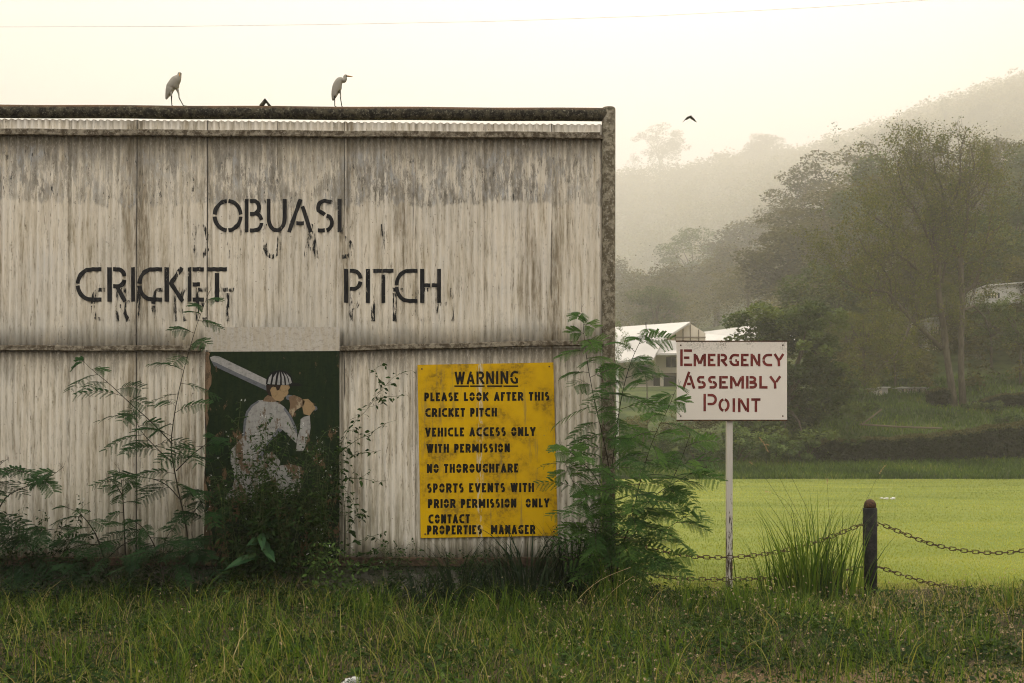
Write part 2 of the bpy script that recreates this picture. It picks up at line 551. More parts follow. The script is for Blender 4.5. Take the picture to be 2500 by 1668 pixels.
YW = 10.4                       # the screen's front
MAT = dict(
    sheet=mat_sheet(),
    pipe=mat_lichen("weathered_pipe", (.085, .074, .046), (.024, .022, .016), (.24, .22, .15), .75, (.14, .08, .042), True),
    post=mat_lichen("lichened_post", (.23, .20, .135), (.085, .07, .042), (.40, .37, .30), .5),
    rail=mat_lichen("weathered_rail", (.24, .205, .14), (.075, .058, .036), (.40, .36, .27), .5),
    foot=mat_lichen("rusty_foot_rail", (.085, .055, .033), (.035, .024, .015), (.16, .12, .08), .4),
    plinth=mat_lichen("damp_concrete", (.17, .16, .12), (.07, .068, .045), (.28, .26, .2), .3),
    black=mat_flaky("black_stencil_paint", (.014, .014, .013), .68, 2.5, 34, (.028, .027, .025)),
    ghost=mat_flaky("worn_old_lettering", (.02, .02, .018), .46, 6.0, 42),
    black2=mat_flaky("black_sign_lettering", (.010, .009, .006), .84, 2.0, 40, (.016, .014, .01)),
    red=mat_flaky("red_brown_lettering", (.20, .045, .035), .88, 1.2, 30, (.105, .02, .017)),
    yellow=mat_yellow(), whiteboard=mat_white_board(), woodwhite=mat_wood_white(),
    rust=mat_metal("rusty_iron", (.035, .018, .010), (.10, .05, .02), 40, .6),
    chain=mat_metal("rusty_chain_iron", (.045, .030, .016), (.13, .085, .03), 60),
    bollard=mat_metal("dark_painted_iron", (.018, .018, .016), (.040, .037, .030), 16, .85),
    bolt_or_hole_light=mat_metal("pale_hole_light", (.8, .78, .72), (.5, .46, .38)),  # pale colour stands in for light through holes in the sheets
    darkgreen=mat_paint("dark_green_board_paint", (.011, .020, .009), (.119, .073, .038), .40, (.017, .027, .010)),
    cream=mat_paint("cream_board_paint", (.43, .375, .275), (.16, .12, .075), .34, (.47, .43, .345)),
    brownedge=mat_paint("bare_brown_board", (.19, .125, .07), (.08, .055, .03), .45, (.12, .08, .045)),
    shirt=mat_paint("off_white_shirt_paint", (.238, .227, .191), (.108, .072, .040), .43, (.288, .277, .238)),
    shade=mat_paint("grey_blue_outline_paint", (.119, .122, .122), (.084, .059, .035), .4),
    skin=mat_paint("skin_tone_paint", (.270, .184, .090), (.150, .098, .053), .36),
    glove=mat_paint("worn_brown_glove_paint", (.154, .101, .056), (.294, .231, .140), .46),
    capblack=mat_paint("black_cap_paint", (.012, .012, .011), (.05, .04, .03), .3),
    capwhite=mat_paint("white_stripe_paint", (.270, .262, .232), (.112, .090, .060), .36),
    hair=mat_paint("dark_hair_paint", (.03, .02, .014), (.1, .07, .04), .3),
    bat=mat_paint("pale_bat_paint", (.270, .259, .225), (.150, .128, .090), .35, (.323, .307, .270)),
    ground=mat_ground(), pitch=mat_pitch(),
    grass=mat_grass("verge_grass_blades"), lawn=None,
    stem=mat_plain("dark_stem", (.035, .03, .018), .8),
    gstem=mat_plain("green_stem", (.06, .075, .025), .7),
    feather=mat_leaf("feathery_leaflets", (.010, .026, .010), (.026, .064, .018), (.065, .13, .028), .4),
    feather2=mat_leaf("fresh_feathery_leaflets", (.014, .036, .010), (.042, .095, .020), (.11, .19, .038), .45),
    vine=mat_leaf("vine_leaves", (.010, .022, .006), (.028, .055, .012), (.085, .14, .03), .35),
    broad=mat_leaf("broad_leaves", (.012, .034, .012), (.024, .062, .02), (.045, .10, .03), .2, .6, .12),
    darkgrass=mat_leaf("dark_grass_blades", (.012, .022, .010), (.022, .038, .016), (.045, .066, .025), .25),
    straw=mat_plain("dry_straw", (.42, .31, .15), .9),
    flower=mat_plain("dried_flower", (.36, .27, .15), .9, .25, 60),
    white=mat_plain("white_petals", (.55, .54, .47), .8),
    stone=mat_plain("pale_stone", (.62, .6, .55), .8, .3, 20),
    feathers=mat_plain("cream_feathers", (.31, .285, .22), .8, .08, 30),
    beak=mat_plain("orange_beak", (.5, .24, .05), .5),
    blackleg=mat_plain("dark_bird_leg", (.03, .03, .022), .6),
    kite=mat_plain("black_plumage", (.014, .014, .012), .8),
    cable=mat_plain("grey_cable", (.4, .4, .38), .8),
    roof=mat_plain("pale_metal_roof", (.50, .47, .41), .6, .10, .6, .15),
    hwall=mat_plain("cream_wall", (.66, .58, .44), .85, .12, .8),
    hdark=mat_plain("dark_opening", (.03, .028, .022), .6),
    hframe=mat_plain("brown_timber", (.15, .115, .07), .8),
    bark=mat_bark("grey_brown_bark", (.05, .040, .026), (.115, .092, .06)),
    barkpale=mat_bark("pale_bark", (.14, .12, .08), (.27, .235, .165)),
    t_dense=mat_leaf("dense_crown_leaves", (.026, .030, .010), (.076, .076, .024), (.165, .150, .050), .35, .8, .06),
    t_green=mat_leaf("bright_crown_leaves", (.020, .038, .010), (.062, .094, .022), (.16, .20, .055), .35, .7, .1),
    t_yellow=mat_leaf("yellowing_leaves", (.045, .062, .014), (.10, .115, .026), (.21, .185, .045), .4, .8, .08),
    t_shrub=mat_leaf("shrub_leaves", (.030, .058, .016), (.085, .135, .036), (.20, .26, .08), .3, .7, .06),
    t_hedge=mat_leaf("hedge_leaves", (.008, .013, .005), (.020, .026, .008), (.085, .08, .028), .2, .8, .05),
)

# ------------------------------------------------------------------ terrain
TU = [-4000, 1450, 1700, 1950, 2200, 2500, 2900, 6000]
TY = [-60, 64, 70, 78, 110, 400, 650, 1000, 1500, 1720]
TZ = np.array([
    [0, 0, 0.9, 2.0, 8.0, 34.7, 61.7, 175.0, 398.3, 343.8],
    [0, 0, 0.9, 2.2, 8.3, 34.7, 61.7, 182.1, 406.4, 343.8],
    [0, 0, 1.0, 2.4, 9.0, 53.5, 97.5, 217.8, 422.0, 347.3],
    [0, 0, 1.1, 3.6, 13, 69.5, 126.7, 260.6, 437.8, 358.5],
    [0, 0, 1.2, 4.5, 16, 82.7, 159.2, 306.6, 484.4, 380.4],
    [0, 0, 1.4, 5.0, 19, 96.4, 185.2, 352.1, 546.7, 428.0],
    [0, 0, 1.6, 5.4, 21, 106.7, 204.7, 374.7, 565.2, 435.2],
    [0, 0, 1.6, 5.4, 21, 106.7, 204.7, 374.7, 565.2, 435.2]], float)

def hump(x, y):
    return .035*np.sin(1.7*x+.6*y)+.025*np.sin(2.9*y-1.1*x)+.02*np.sin(5.1*x+2.3)

def gz(x, y):
    x = np.asarray(x, float); y = np.asarray(y, float)
    u = 1250+FP*x/np.maximum(y, 64.0)
    iu = np.clip(np.searchsorted(TU, u)-1, 0, len(TU)-2)
    iy = np.clip(np.searchsorted(TY, y)-1, 0, len(TY)-2)
    tu = np.array(TU, float); ty = np.array(TY, float)
    a = np.clip((u-tu[iu])/(tu[iu+1]-tu[iu]), 0, 1)
    b = np.clip((y-ty[iy])/(ty[iy+1]-ty[iy]), 0, 1)
    z = (TZ[iu, iy]*(1-a)+TZ[iu+1, iy]*a)*(1-b)+(TZ[iu, iy+1]*(1-a)+TZ[iu+1, iy+1]*a)*b
    near = np.clip((11.2-y)/1.2, 0, 1)
    far = np.clip((y-75)/30, 0, 1)
    return z+hump(x, y)*near+far*(1.1*np.sin(x*.11+y*.07)+.8*np.sin(x*.19-y*.13))

def build_ground():
    xs = np.unique(np.concatenate([np.linspace(-1300, 1550, 230), np.linspace(-8, 8, 81)]))
    ys = np.unique(np.concatenate([np.linspace(-30, 64, 40), np.linspace(3, 12, 60), np.linspace(64, 140, 40), np.linspace(140, 1720, 150)]))
    X, Yy = np.meshgrid(xs, ys)
    Z = gz(X, Yy)
    nx = len(xs)
    V = np.stack([X, Yy, Z], -1).reshape(-1, 3)
    F = [(j*nx+i, j*nx+i+1, (j+1)*nx+i+1, (j+1)*nx+i) for j in range(len(ys)-1) for i in range(nx-1)]
    me = bpy.data.meshes.new("ground")
    me.from_pydata(V.tolist(), [], F)
    o = obj("ground", me, MAT['ground'], None, True)
    tag(o, "dark soil and grassy hillside rising behind the cricket pitch", "ground", kind="structure")
    m2 = MB()
    xs2 = np.linspace(-120, 160, 30)
    for y0, y1 in ((11.4, 20), (20, 40), (40, 64)):
        for i in range(len(xs2)-1):
            m2.add([(xs2[i], y0, .004), (xs2[i+1], y0, .004), (xs2[i+1], y1, .004), (xs2[i], y1, .004)], [(0, 1, 2, 3)])
    o = m2.build("cricket_pitch", MAT['pitch'])
    tag(o, "flat mown yellow green grass of the cricket pitch", "field", kind="structure")
build_ground()

# ------------------------------------------------------------------ the corrugated sight screen
LAM = 168.0/10*YW/FP            # wave length of the sheets
SEAMS = [-680, -512, -344, -176, -8, 160, 334, 506, 674, 841, 1008, 1176, 1344, 1464]
AMP = .0115
LEAN = [.2, .5, .3, 0, 1.2, .9, .3, .5, .8, 0, .1, .0, .6]
YOFF = [.002, .001, .003, .0, .0, .006, .002, .001, .004, .002, .001, .005, .002]
def sheet_y(k, xr, z):
    x0, x1 = (SEAMS[k]-1250)*YW/FP, (SEAMS[k+1]-1250)*YW/FP+.022
    s = (xr-x0)/(x1-x0)
    return YW-AMP*math.cos(2*PI*(xr-x0)/LAM)+(YOFF[k]-.004)*(1-s)-.004*s+.003*math.sin(3.1*z+k)
def surf_y(x, z=3.0):
    """front of the upper sheets at a point of the screen"""
    best = YW
    for k in range(len(SEAMS)-1):
        xr = x-LEAN[k]*(z-3)*.006
        if (SEAMS[k]-1250)*YW/FP <= xr <= (SEAMS[k+1]-1250)*YW/FP+.022:
            best = min(best, sheet_y(k, xr, z))
    return best

def px2x(px): return (px-1250)*YW/FP
def py2z(py): return EYE-(py-HZ)*YW/FP

screen = thing("sight_screen", "tall weathered cream corrugated sight screen painted with black stencilled words", "sight screen", (px2x(700), YW+.1, 0))

def sheet(k, top, bot, lean):
    """one corrugated sheet between two seams; it laps over its right neighbour a little"""
    x0, x1 = px2x(SEAMS[k]), px2x(SEAMS[k+1])+.022
    n = max(12, int((x1-x0)/LAM*14))
    rows = 10
    mb = MB()
    V = []
    for j in range(rows+1):
        t = j/rows
        for i in range(n+1):
            s = i/n
            x = x0+(x1-x0)*s
            px = 1250+x*FP/YW
            zt = py2z(np.interp(px, *top)); zb = py2z(np.interp(px, *bot))
            jag = .0035*math.cos(2*PI*(x-x0)/LAM)
            z = (zt+jag)*(1-t)+zb*t
            y = sheet_y(k, x, z)
            V.append((x+lean*(z-3)*.006, y, z))
    w_ = n+1
    F = [(j*w_+i, j*w_+i+1, (j+1)*w_+i+1, (j+1)*w_+i) for j in range(rows) for i in range(n)]
    m = len(V)
    V2 = [(a, b+.006, c) for a, b, c in V]
    F2 = [tuple(m+q for q in reversed(f)) for f in F]
    ed = []
    for i in range(n):
        ed.append((i+1, i, m+i, m+i+1)); b0 = rows*w_
        ed.append((b0+i, b0+i+1, m+b0+i+1, m+b0+i))
    for j in range(rows):
        ed.append((j*w_, (j+1)*w_, m+(j+1)*w_, m+j*w_))
        ed.append(((j+1)*w_+n, j*w_+n, m+j*w_+n, m+(j+1)*w_+n))
    mb.add(V+V2, F+F2+ed)
    o = mb.build("corrugated_sheet", MAT['sheet'], screen, True)
    xs = [v[0]-lean*(v[2]-3)*.006 for v in V]
    at = o.data.attributes.new("seam", 'FLOAT', 'POINT')
    at.data.foreach_set("value", [x-x0 for x in xs]*2)
    at = o.data.attributes.new("valley", 'FLOAT', 'POINT')
    at.data.foreach_set("value", [-math.cos(2*PI*(x-x0)/LAM) for x in xs]*2)
    return o
TOPL = ([-200, 0, 1500], [290, 291, 305])
MIDL = ([-200, 0, 500, 850, 1500], [852, 851, 853, 851, 838])
BOTL = ([-200, 0, 1500], [1362, 1362, 1368])
for k in range(len(SEAMS)-1):
    sheet(k, TOPL, MIDL, LEAN[k])
for k in range(len(SEAMS)-1):
    sheet(k, MIDL, BOTL, LEAN[k])

def rail(name, line, h, proud, mat, x0=-684, x1=1464, back=-.012, lip=None):
    """a rail in front of the sheets, following a line of the screen; h in metres"""
    pxs = np.linspace(x0, x1, 32)
    mb = MB()
    V = []
    for px in pxs:
        x = px2x(px); z = py2z(np.interp(px, *line))
        wob = .003*math.sin(px*.021)
        zz = z+wob
        prof = [(YW+back, zz+h/2), (YW-proud, zz+h/2), (YW-proud-.006, zz+h/2-.008), (YW-proud-.006, zz-h/2), (YW-proud+.004, zz-h/2-.006), (YW+back, zz-h/2-.006)]
        V += [(x, y, q) for y, q in prof]
    n = 6
    F = [(i*n+k, (i+1)*n+k, (i+1)*n+(k+1) % n, i*n+(k+1) % n) for i in range(len(pxs)-1) for k in range(n)]
    F += [tuple(range(n)), tuple((len(pxs)-1)*n+k for k in reversed(range(n)))]
    mb.add(V, F)
    return mb.build(name, mat, screen)
rail("top_rail", ([-240, 1470], [323, 333]), .060, .045, MAT['rail'])
rail("middle_rail", ([-240, 480], [850, 851]), .050, .042, MAT['rail'], -684, 492)
rail("middle_rail", ([830, 1470], [851, 836]), .050, .042, MAT['rail'], 832, 1472)
rail("foot_rail", ([-240, 1470], [1368, 1371]), .085, .05, MAT['foot'])
# plinth below
MB().box((px2x(-704), YW+.02, -.3), (px2x(1478), YW+.30, py2z(1381))).build("plinth", MAT['plinth'], screen)
# top pipe and end post
pts = [(px2x(px), YW+.005, py2z(np.interp(px, [-240, 0, 1470], [270.5, 271.5, 280])+.6*math.sin(px*.017))) for px in np.linspace(-698, 1482, 40)]
MB().tube(pts, .067, 20).build("top_pipe", MAT['pipe'], screen, True)
pm = MB()
pp = [(px2x(1486), YW+.005, -.35), (px2x(1485.5), YW+.005, 2), (px2x(1486), YW+.005, py2z(266)-.006), (px2x(1486), YW+.005, py2z(264))]
pm.tube(pp, [.0715, .0715, .0715, .064], 24)
MB().tube([(px2x(-700), YW+.005, -.35), (px2x(-700), YW+.005, py2z(256)-.006), (px2x(-700), YW+.005, py2z(254))], [.0715, .0715, .064], 24).build("end_post", MAT['post'], screen, True)
post = pm.build("end_post", MAT['post'], screen, True)
post.data.polygons[-1].use_smooth = False
# bracket stubs joining rails to the post
for py in (336, 838):
    MB().box((px2x(1464), YW-.03, py2z(py+6)), (px2x(1474), YW+.01, py2z(py-5)), bev=.004).build("bracket", MAT['rail'], screen)
# bright dots whose pale colour imitates daylight through the fixing holes
bm_ = MB()
vs, fs = tube([(0, 0, 0), (0, -.006, 0), (0, -.010, 0)], [.0105, .0105, .006], 8)
bm_.add(vs, fs)
bolt_or_hole_light = None
for px, py in ((8, 298), (82, 294), (92, 295), (178, 356), (267, 354), (352, 355), (436, 355), (521, 355), (584, 340), (603, 356), (689, 357), (768, 358),
               (845, 356), (853, 358), (918, 360), (1000, 359), (1082, 358), (1164, 360), (1233, 362), (1312, 357), (1379, 361), (1460, 367), (1010, 862), (1190, 860)):
    x = px2x(px)
    if bolt_or_hole_light is None:
        bolt_or_hole_light = bm_.build("bolt_or_hole_light", MAT['bolt_or_hole_light'], screen); b = bolt_or_hole_light
    else:
        b = bolt_or_hole_light.copy(); COL.objects.link(b); b.parent = screen
    b.location = Vector((x, surf_y(x, py2z(py))-.004, py2z(py)))-screen.location

# ------------------------------------------------------------------ stencil letters
# every stroke is a centre line in a box 1 wide, 1 high (y up); the gaps are the stencil's bridges
def arc(cx, cy, rx, ry, a0, a1, n=9):
    return [(cx+rx*math.cos(R(a0+(a1-a0)*i/n)), cy+ry*math.sin(R(a0+(a1-a0)*i/n))) for i in range(n+1)]
G = {
 'O': [arc(.5, .5, .5, .5, 4, 86), arc(.5, .5, .5, .5, 94, 176), arc(.5, .5, .5, .5, 184, 266), arc(.5, .5, .5, .5, 274, 356)],
 'B': [[(0, 0), (0, 1)], [(.22, 1)]+arc(.45, .78, .38, .22, 90, -70, 8), [(.22, .56), (.5, .56)]+arc(.55, .3, .45, .27, 80, 10, 6), arc(.55, .27, .45, .27, -4, -90, 6)+[(.22, 0)]],
 'U': [[(0, 1), (0, .42)]+arc(.5, .42, .5, .42, 180, 360, 14)+[(1, 1)]],
 'A': [[(0, 0), (.5, 1)], [(.62, .82), (1, 0)], [(.33, .24), (.70, .24)]],
 'S': [[(.95, .96), (.52, 1)]+arc(.45, .76, .42, .24, 95, 200, 8)+[(.3, .6), (.5, .53)], [(.6, .5)]+arc(.52, .26, .44, .26, 55, -80, 9), [(.5, .0), (.02, .0)]],
 'I': [[(.5, 0), (.5, 1)]],
 'C': [[(1, 1), (.7, 1)]+arc(.62, .5, .62, .5, 105, 177, 8), arc(.62, .5, .62, .5, 184, 255, 8)+[(.7, 0), (1, 0)]],
 'R': [[(0, 0), (0, 1)], [(.25, 1), (.55, 1)]+arc(.55, .74, .43, .26, 90, 8, 6), arc(.55, .70, .43, .26, -10, -90, 6)+[(.25, .44)], [(.52, .40), (.95, 0)]],
 'K': [[(0, 0), (0, 1)], [(.95, 1), (.2, .48)], [(.33, .50), (1, 0)]],
 'E': [[(0, 0), (0, 1)], [(.25, 1), (1, 1)], [(.25, .5), (.85, .5)], [(.25, 0), (1, 0)]],
 'T': [[(0, 1), (1, 1)], [(.5, .88), (.5, 0)]],
 'P': [[(0, 0), (0, 1)], [(.25, 1), (.5, 1)]+arc(.5, .72, .48, .28, 90, 5, 7), arc(.5, .68, .48, .28, -7, -90, 7)+[(.25, .40)]],
 'H': [[(0, 0), (0, 1)], [(1, 0), (1, 1)], [(.12, .52), (.48, .52)], [(.56, .52), (.9, .52)]],
 'W': [[(0, 1), (.25, 0)], [(.32, .08), (.5, .9)], [(.52, 1), (.75, 0)], [(.80, .10), (1, 1)]],
 'N': [[(0, 0), (0, 1)], [(.16, .98), (.84, .02)], [(1, 0), (1, 1)]],
 'G': [[(1, .97), (.7, 1)]+arc(.6, .5, .6, .5, 105, 175, 8), arc(.6, .5, .6, .5, 186, 260, 8)+[(.75, .0), (1, .04), (1, .42)], [(.66, .45), (.9, .45)]],
 'L': [[(0, 1), (0, 0)], [(.2, 0), (1, 0)]],
 'F': [[(0, 0), (0, 1)], [(.25, 1), (1, 1)], [(.25, .52), (.85, .52)]],
 'V': [[(0, 1), (.48, 0)], [(.56, .08), (1, 1)]],
 'M': [[(0, 0), (0, 1)], [(.12, .98), (.48, .12)], [(.54, .12), (.88, .98)], [(1, 0), (1, 1)]],
 'Y': [[(0, 1), (.46, .47), (.5, 0)], [(.60, .52), (1, 1)]],
}
G2 = dict(G)
G2.update({
 'P': [[(0, 0), (0, 1)], [(.26, 1), (.6, 1)]+arc(.62, .70, .38, .30, 90, -90, 12)+[(.26, .40)]],
 'R': [[(0, 0), (0, 1)], [(.26, 1), (.6, 1)]+arc(.60, .73, .38, .27, 90, -90, 12)+[(.26, .46)], [(.55, .40), (1, 0)]],
 'B': [[(0, 0), (0, 1)], [(.26, 1), (.55, 1)]+arc(.58, .77, .32, .23, 90, -90, 10)+[(.26, .54)], [(.26, .46), (.6, .47)]+arc(.6, .235, .4, .235, 80, -90, 10)+[(.26, 0)]],
 'S': [[(.95, 1), (.4, 1)]+arc(.38, .76, .36, .24, 95, 250, 9)+[(.42, .535)], [(.52, .50), (.62, .5)]+arc(.62, .25, .38, .25, 85, -90, 9)+[(.05, 0)]],
 'O': [arc(.5, .5, .5, .5, 8, 172, 16), arc(.5, .5, .5, .5, 188, 352, 16)],
})
G3 = dict(G2)
G3['O'] = [arc(.5, .5, .5, .5, 98, 262, 16), arc(.5, .5, .5, .5, -82, 82, 16)]
GLYPHS = [G]
WID = {'I': .36, 'M': 1.25, 'W': 1.3, 'E': .78, 'F': .74, 'L': .74, 'T': .82, 'P': .85, 'S': .82}

def ribbon(pl, hw, step):
    """centre line -> list of quads (2-D), butt ends"""
    pts = [np.array(pl[0], float)]
    for p in pl[1:]:
        if np.linalg.norm(np.array(p)-pts[-1]) > 1e-5: pts.append(np.array(p, float))
    res = [pts[0]]
    for a, b in zip(pts[:-1], pts[1:]):
        n = max(1, int(np.linalg.norm(b-a)/step))
        for i in range(1, n+1): res.append(a+(b-a)*i/n)
    L = []; Rr = []
    for i, p in enumerate(res):
        d1 = res[i]-res[i-1] if i else res[1]-res[0]
        d2 = res[i+1]-res[i] if i < len(res)-1 else d1
        d1 = d1/np.linalg.norm(d1); d2 = d2/np.linalg.norm(d2)
        t = d1+d2; t = t/max(np.linalg.norm(t), 1e-6)
        nn = np.array([-t[1], t[0]])
        k = min(1.6, 1/max(.5, abs(np.dot(nn, np.array([-d1[1], d1[0]])))))
        L.append(p+nn*hw*k); Rr.append(p-nn*hw*k)
    return L, Rr

def letter(mb, ch, x0, x1, z0, z1, sw, yf, step=.008, cross=5, shear=0.0, idx=0):
    """strokes of one letter between x0..x1, z0..z1 (outer edges); yf(x,z) gives the surface"""
    hw = sw/2
    ww = max(x1-x0-sw, 1e-4); hh = z1-z0-sw
    for si, st in enumerate(GLYPHS[0][ch]):
        pl = []
        for a, b in st:
            pl.append((x0+hw+a*ww, z0+hw+b*hh))
        # butt ends reach the letter's outer edge for straight uprights and bars
        pl = [np.array(p) for p in pl]
        for e, q in ((0, 1), (-1, -2)):
            d = pl[e]-pl[q]; ln = np.linalg.norm(d)
            if ln < 1e-6: continue
            a, b = st[e]
            if (b in (0, 1) and abs(d[1]) > abs(d[0])) or (a in (0, 1) and abs(d[0]) > abs(d[1])):
                pl[e] = pl[e]+d/ln*hw
        L, Rr = ribbon(pl, hw, step)
        V = []
        for l, r in zip(L, Rr):
            for c in range(cross+1):
                p = l+(r-l)*c/cross
                zz = p[1]+shear*(p[0]-x0)
                V.append((p[0], yf(p[0], zz)-.0002*((si+idx) % 4), zz))
        n = cross+1
        F = [(i*n+c, i*n+c+1, (i+1)*n+c+1, (i+1)*n+c) for i in range(len(L)-1) for c in range(cross)]
        mb.add(V, F)

def text_line(mb, s, x0, x1, z0, z1, sw, yf, slope=0.0, gap=.16, space=.55, step=.01, cross=2):
    """s stretched between x0 and x1; widths in proportion"""
    ws = []
    for ch in s:
        ws.append(space if ch == ' ' else WID.get(ch, 1.0))
    h = z1-z0
    tot = sum(ws)+gap*(len(s)-1)
    u = (x1-x0)/tot
    x = x0
    for i, ch in enumerate(s):
        wch = ws[i]*u
        if ch != ' ':
            wch = max(wch, sw*1.02)
            dz = slope*(x-x0)
            letter(mb, ch, x, x+wch, z0+dz, z1+dz, sw, yf, step, cross, slope, i)
        x += (ws[i]+gap)*u

def wall_words(items, sw_px, mat, name, label, dy=.003):
    mb = MB()
    yf = lambda x, z: surf_y(x, z)-dy
    for ch, a, b, t, c in items:
        letter(mb, ch, px2x(a), px2x(b), py2z(c), py2z(t), sw_px*YW/FP, yf, .007, 6)
    o = mb.build(name, mat, screen)
    if label: o["label"] = label
    return o
c2 = lambda v: 500+.2742*v
wall_words([(ch, c2(a), c2(b), 400+.2742*315, 400+.2742*612) for ch, a, b in
            (('O', 72, 340), ('B', 358, 525), ('U', 552, 730), ('A', 738, 958), ('S', 988, 1155), ('I', 1182, 1220))],
           9.6, MAT['black'], "lettering", "black stencilled word OBUASI")
c4 = lambda v: 150+.1915*v
wall_words([(ch, c4(a), c4(b), 653, 737) for ch, a, b in
            (('C', 183, 513), ('R', 590, 838), ('I', 885, 948), ('C', 972, 1283), ('K', 1320, 1562), ('E', 1612, 1820), ('T', 1860, 2115))],
           10.2, MAT['black'], "lettering", "black stencilled word CRICKET")
c5 = lambda v: 800+.1489*v
wall_words([(ch, c5(a), c5(b), 657, 740) for ch, a, b in
            (('P', 272, 578), ('I', 625, 697), ('T', 750, 1082), ('C', 1098, 1472), ('H', 1518, 1860))],
           9.6, MAT['black'], "lettering", "black stencilled word PITCH")
wall_words([(ch, a, b, 547, 632) for ch, a, b in (('O', 466, 514), ('B', 556, 596), ('U', 642, 687), ('A', 742, 778), ('S', 830, 864), ('I', 925, 945))],
           10, MAT['ghost'], "worn_lettering", "almost worn away older letters below OBUASI", .002)
wall_words([(ch, a, b, 703, 785) for ch, a, b in (('C', 222, 258), ('R', 283, 318), ('I', 333, 346), ('C', 370, 402), ('K', 424, 456), ('E', 478, 506), ('T', 536, 576),
            ('P', 852, 880), ('I', 905, 917), ('T', 944, 984), ('C', 1006, 1048), ('H', 1064, 1108))],
           9.5, MAT['ghost'], "worn_lettering", "almost worn away older letters below CRICKET PITCH", .002)

GLYPHS[0] = G2
# ------------------------------------------------------------------ painted board with the batsman
YB = YW-.085
SB = YW/YB
def B(px, py, d=0.0): return W(px, py, YB-d)
board = thing("painted_board", "dark green board painted with a cricket batsman seen from behind in a striped cap", "painted board", tuple(W(660, 1372, YB+.02)))
mb = MB()
bpx0, bpx1 = 507, 828
mb.box((W(bpx0-6, 0, YB).x, YB, W(0, 1385, YB).z), (W(bpx1, 0, YB).x, YB+.03, W(0, 800, YB).z), bev=.003)
mb.build("panel", MAT['darkgreen'], board)
def patch(name, pts, mat, d, parent=board, label=None):
    m_ = MB()
    m_.prism([B(x, y, d) for x, y in pts], (0, .0012, 0))
    o = m_.build(name, mat, parent)
    if label: o["label"] = label
    return o
def jag(pts, amp, n=5):
    out = []
    for a, b in zip(pts, pts[1:]+pts[:1]):
        for i in range(n):
            t = i/n
            out.append((a[0]+(b[0]-a[0])*t+(random.uniform(-amp, amp) if i else 0), a[1]+(b[1]-a[1])*t+(random.uniform(-amp, amp) if i else 0)))
    return out
patch("cream_strip", [(500, 799), (829, 799), (829, 857), (500, 859)], MAT['cream'], .002, label="plain cream strip along the top of the board")
patch("bare_edge", jag([(502, 859), (514, 859), (511, 990), (500, 1120), (505, 1260), (530, 1382), (501, 1382)], 5, 8), MAT['brownedge'], .002, label="bare brown left edge where the paint has peeled")
C3 = lambda pts: [(450+.3827*x, 800+.3827*y) for x, y in pts]
fig = lambda name, pts, mat, d, parent=board: patch(name, C3(pts), MAT[mat], d, parent)
bat = fig("painted_bat", [(163, 190), (190, 180), (222, 184), (380, 260), (525, 330), (525, 372), (340, 290), (205, 225), (172, 212)], 'bat', .003)
fig("bat_edge", [(172, 212), (205, 225), (340, 290), (525, 372), (525, 402), (330, 312), (190, 246)], 'shade', .0036, bat)
fig("bat_handle", [(645, 428), (680, 430), (770, 470), (845, 505), (850, 520), (836, 531), (760, 500), (650, 456)], 'shade', .0042, bat)
tr = fig("painted_trousers", [(335, 900), (470, 830), (560, 790), (610, 850), (600, 960), (480, 1000), (455, 1110), (380, 1120), (255, 1092), (310, 1010)], 'shirt', .003)
fig("trouser_leg", [(600, 880), (680, 872), (748, 890), (742, 1030), (690, 1110), (620, 1090), (560, 960)], 'shirt', .0032, tr)
sh_ = fig("painted_shirt", [(470, 465), (540, 460), (600, 478), (640, 508), (680, 560), (712, 630), (720, 672), (715, 738), (670, 694), (628, 652), (600, 640), (560, 700), (505, 760), (475, 840), (440, 950),
    (415, 1010), (330, 990), (312, 920), (295, 850), (298, 780), (335, 740), (372, 690), (380, 590), (395, 535), (425, 495)], 'shirt', .004)
fig("shirt_shading", [(600, 640), (628, 652), (560, 712), (520, 760), (490, 850), (470, 840), (505, 760), (556, 700)], 'shade', .0048, sh_)
fig("shirt_shading", [(380, 590), (395, 535), (425, 495), (470, 465), (478, 472), (436, 503), (408, 545), (394, 600), (385, 690), (372, 690)], 'shade', .0048, sh_)
fig("shirt_shading", [(640, 508), (680, 560), (712, 630), (720, 672), (712, 676), (700, 640), (668, 572), (632, 520)], 'shade', .0048, sh_)
fig("painted_arm", [(742, 585), (760, 570), (800, 560), (806, 640), (790, 720), (758, 788), (712, 788), (722, 700), (738, 650)], 'shirt', .004)
fig("painted_glove", [(664, 442), (700, 430), (742, 448), (768, 470), (758, 502), (722, 520), (700, 540), (692, 575), (668, 540), (676, 490)], 'glove', .005)
fig("painted_hand", [(758, 456), (790, 455), (818, 482), (838, 515), (818, 535), (800, 562), (762, 552), (752, 505)], 'skin', .005)
fig("painted_neck", [(532, 430), (560, 440), (592, 470), (560, 476), (500, 470), (512, 448)], 'glove', .0045)
head = fig("painted_face", [(545, 372), (610, 366), (668, 366), (674, 384), (662, 398), (664, 418), (652, 436), (640, 442), (632, 460), (612, 472), (580, 464), (560, 442), (548, 410)], 'skin', .005)
fig("painted_hair", [(522, 366), (618, 366), (604, 398), (590, 402), (584, 380), (556, 382), (547, 400), (556, 430), (540, 434), (524, 404)], 'hair', .0056, head)
fig("painted_ear", [(552, 386), (566, 376), (580, 382), (580, 404), (566, 424), (556, 418)], 'skin', .0062, head)
cap = fig("painted_cap", [(520, 362), (524, 330), (540, 300), (570, 280), (610, 271), (655, 281), (684, 312), (696, 352), (730, 354), (756, 372), (690, 374), (660, 368)], 'capblack', .0062)
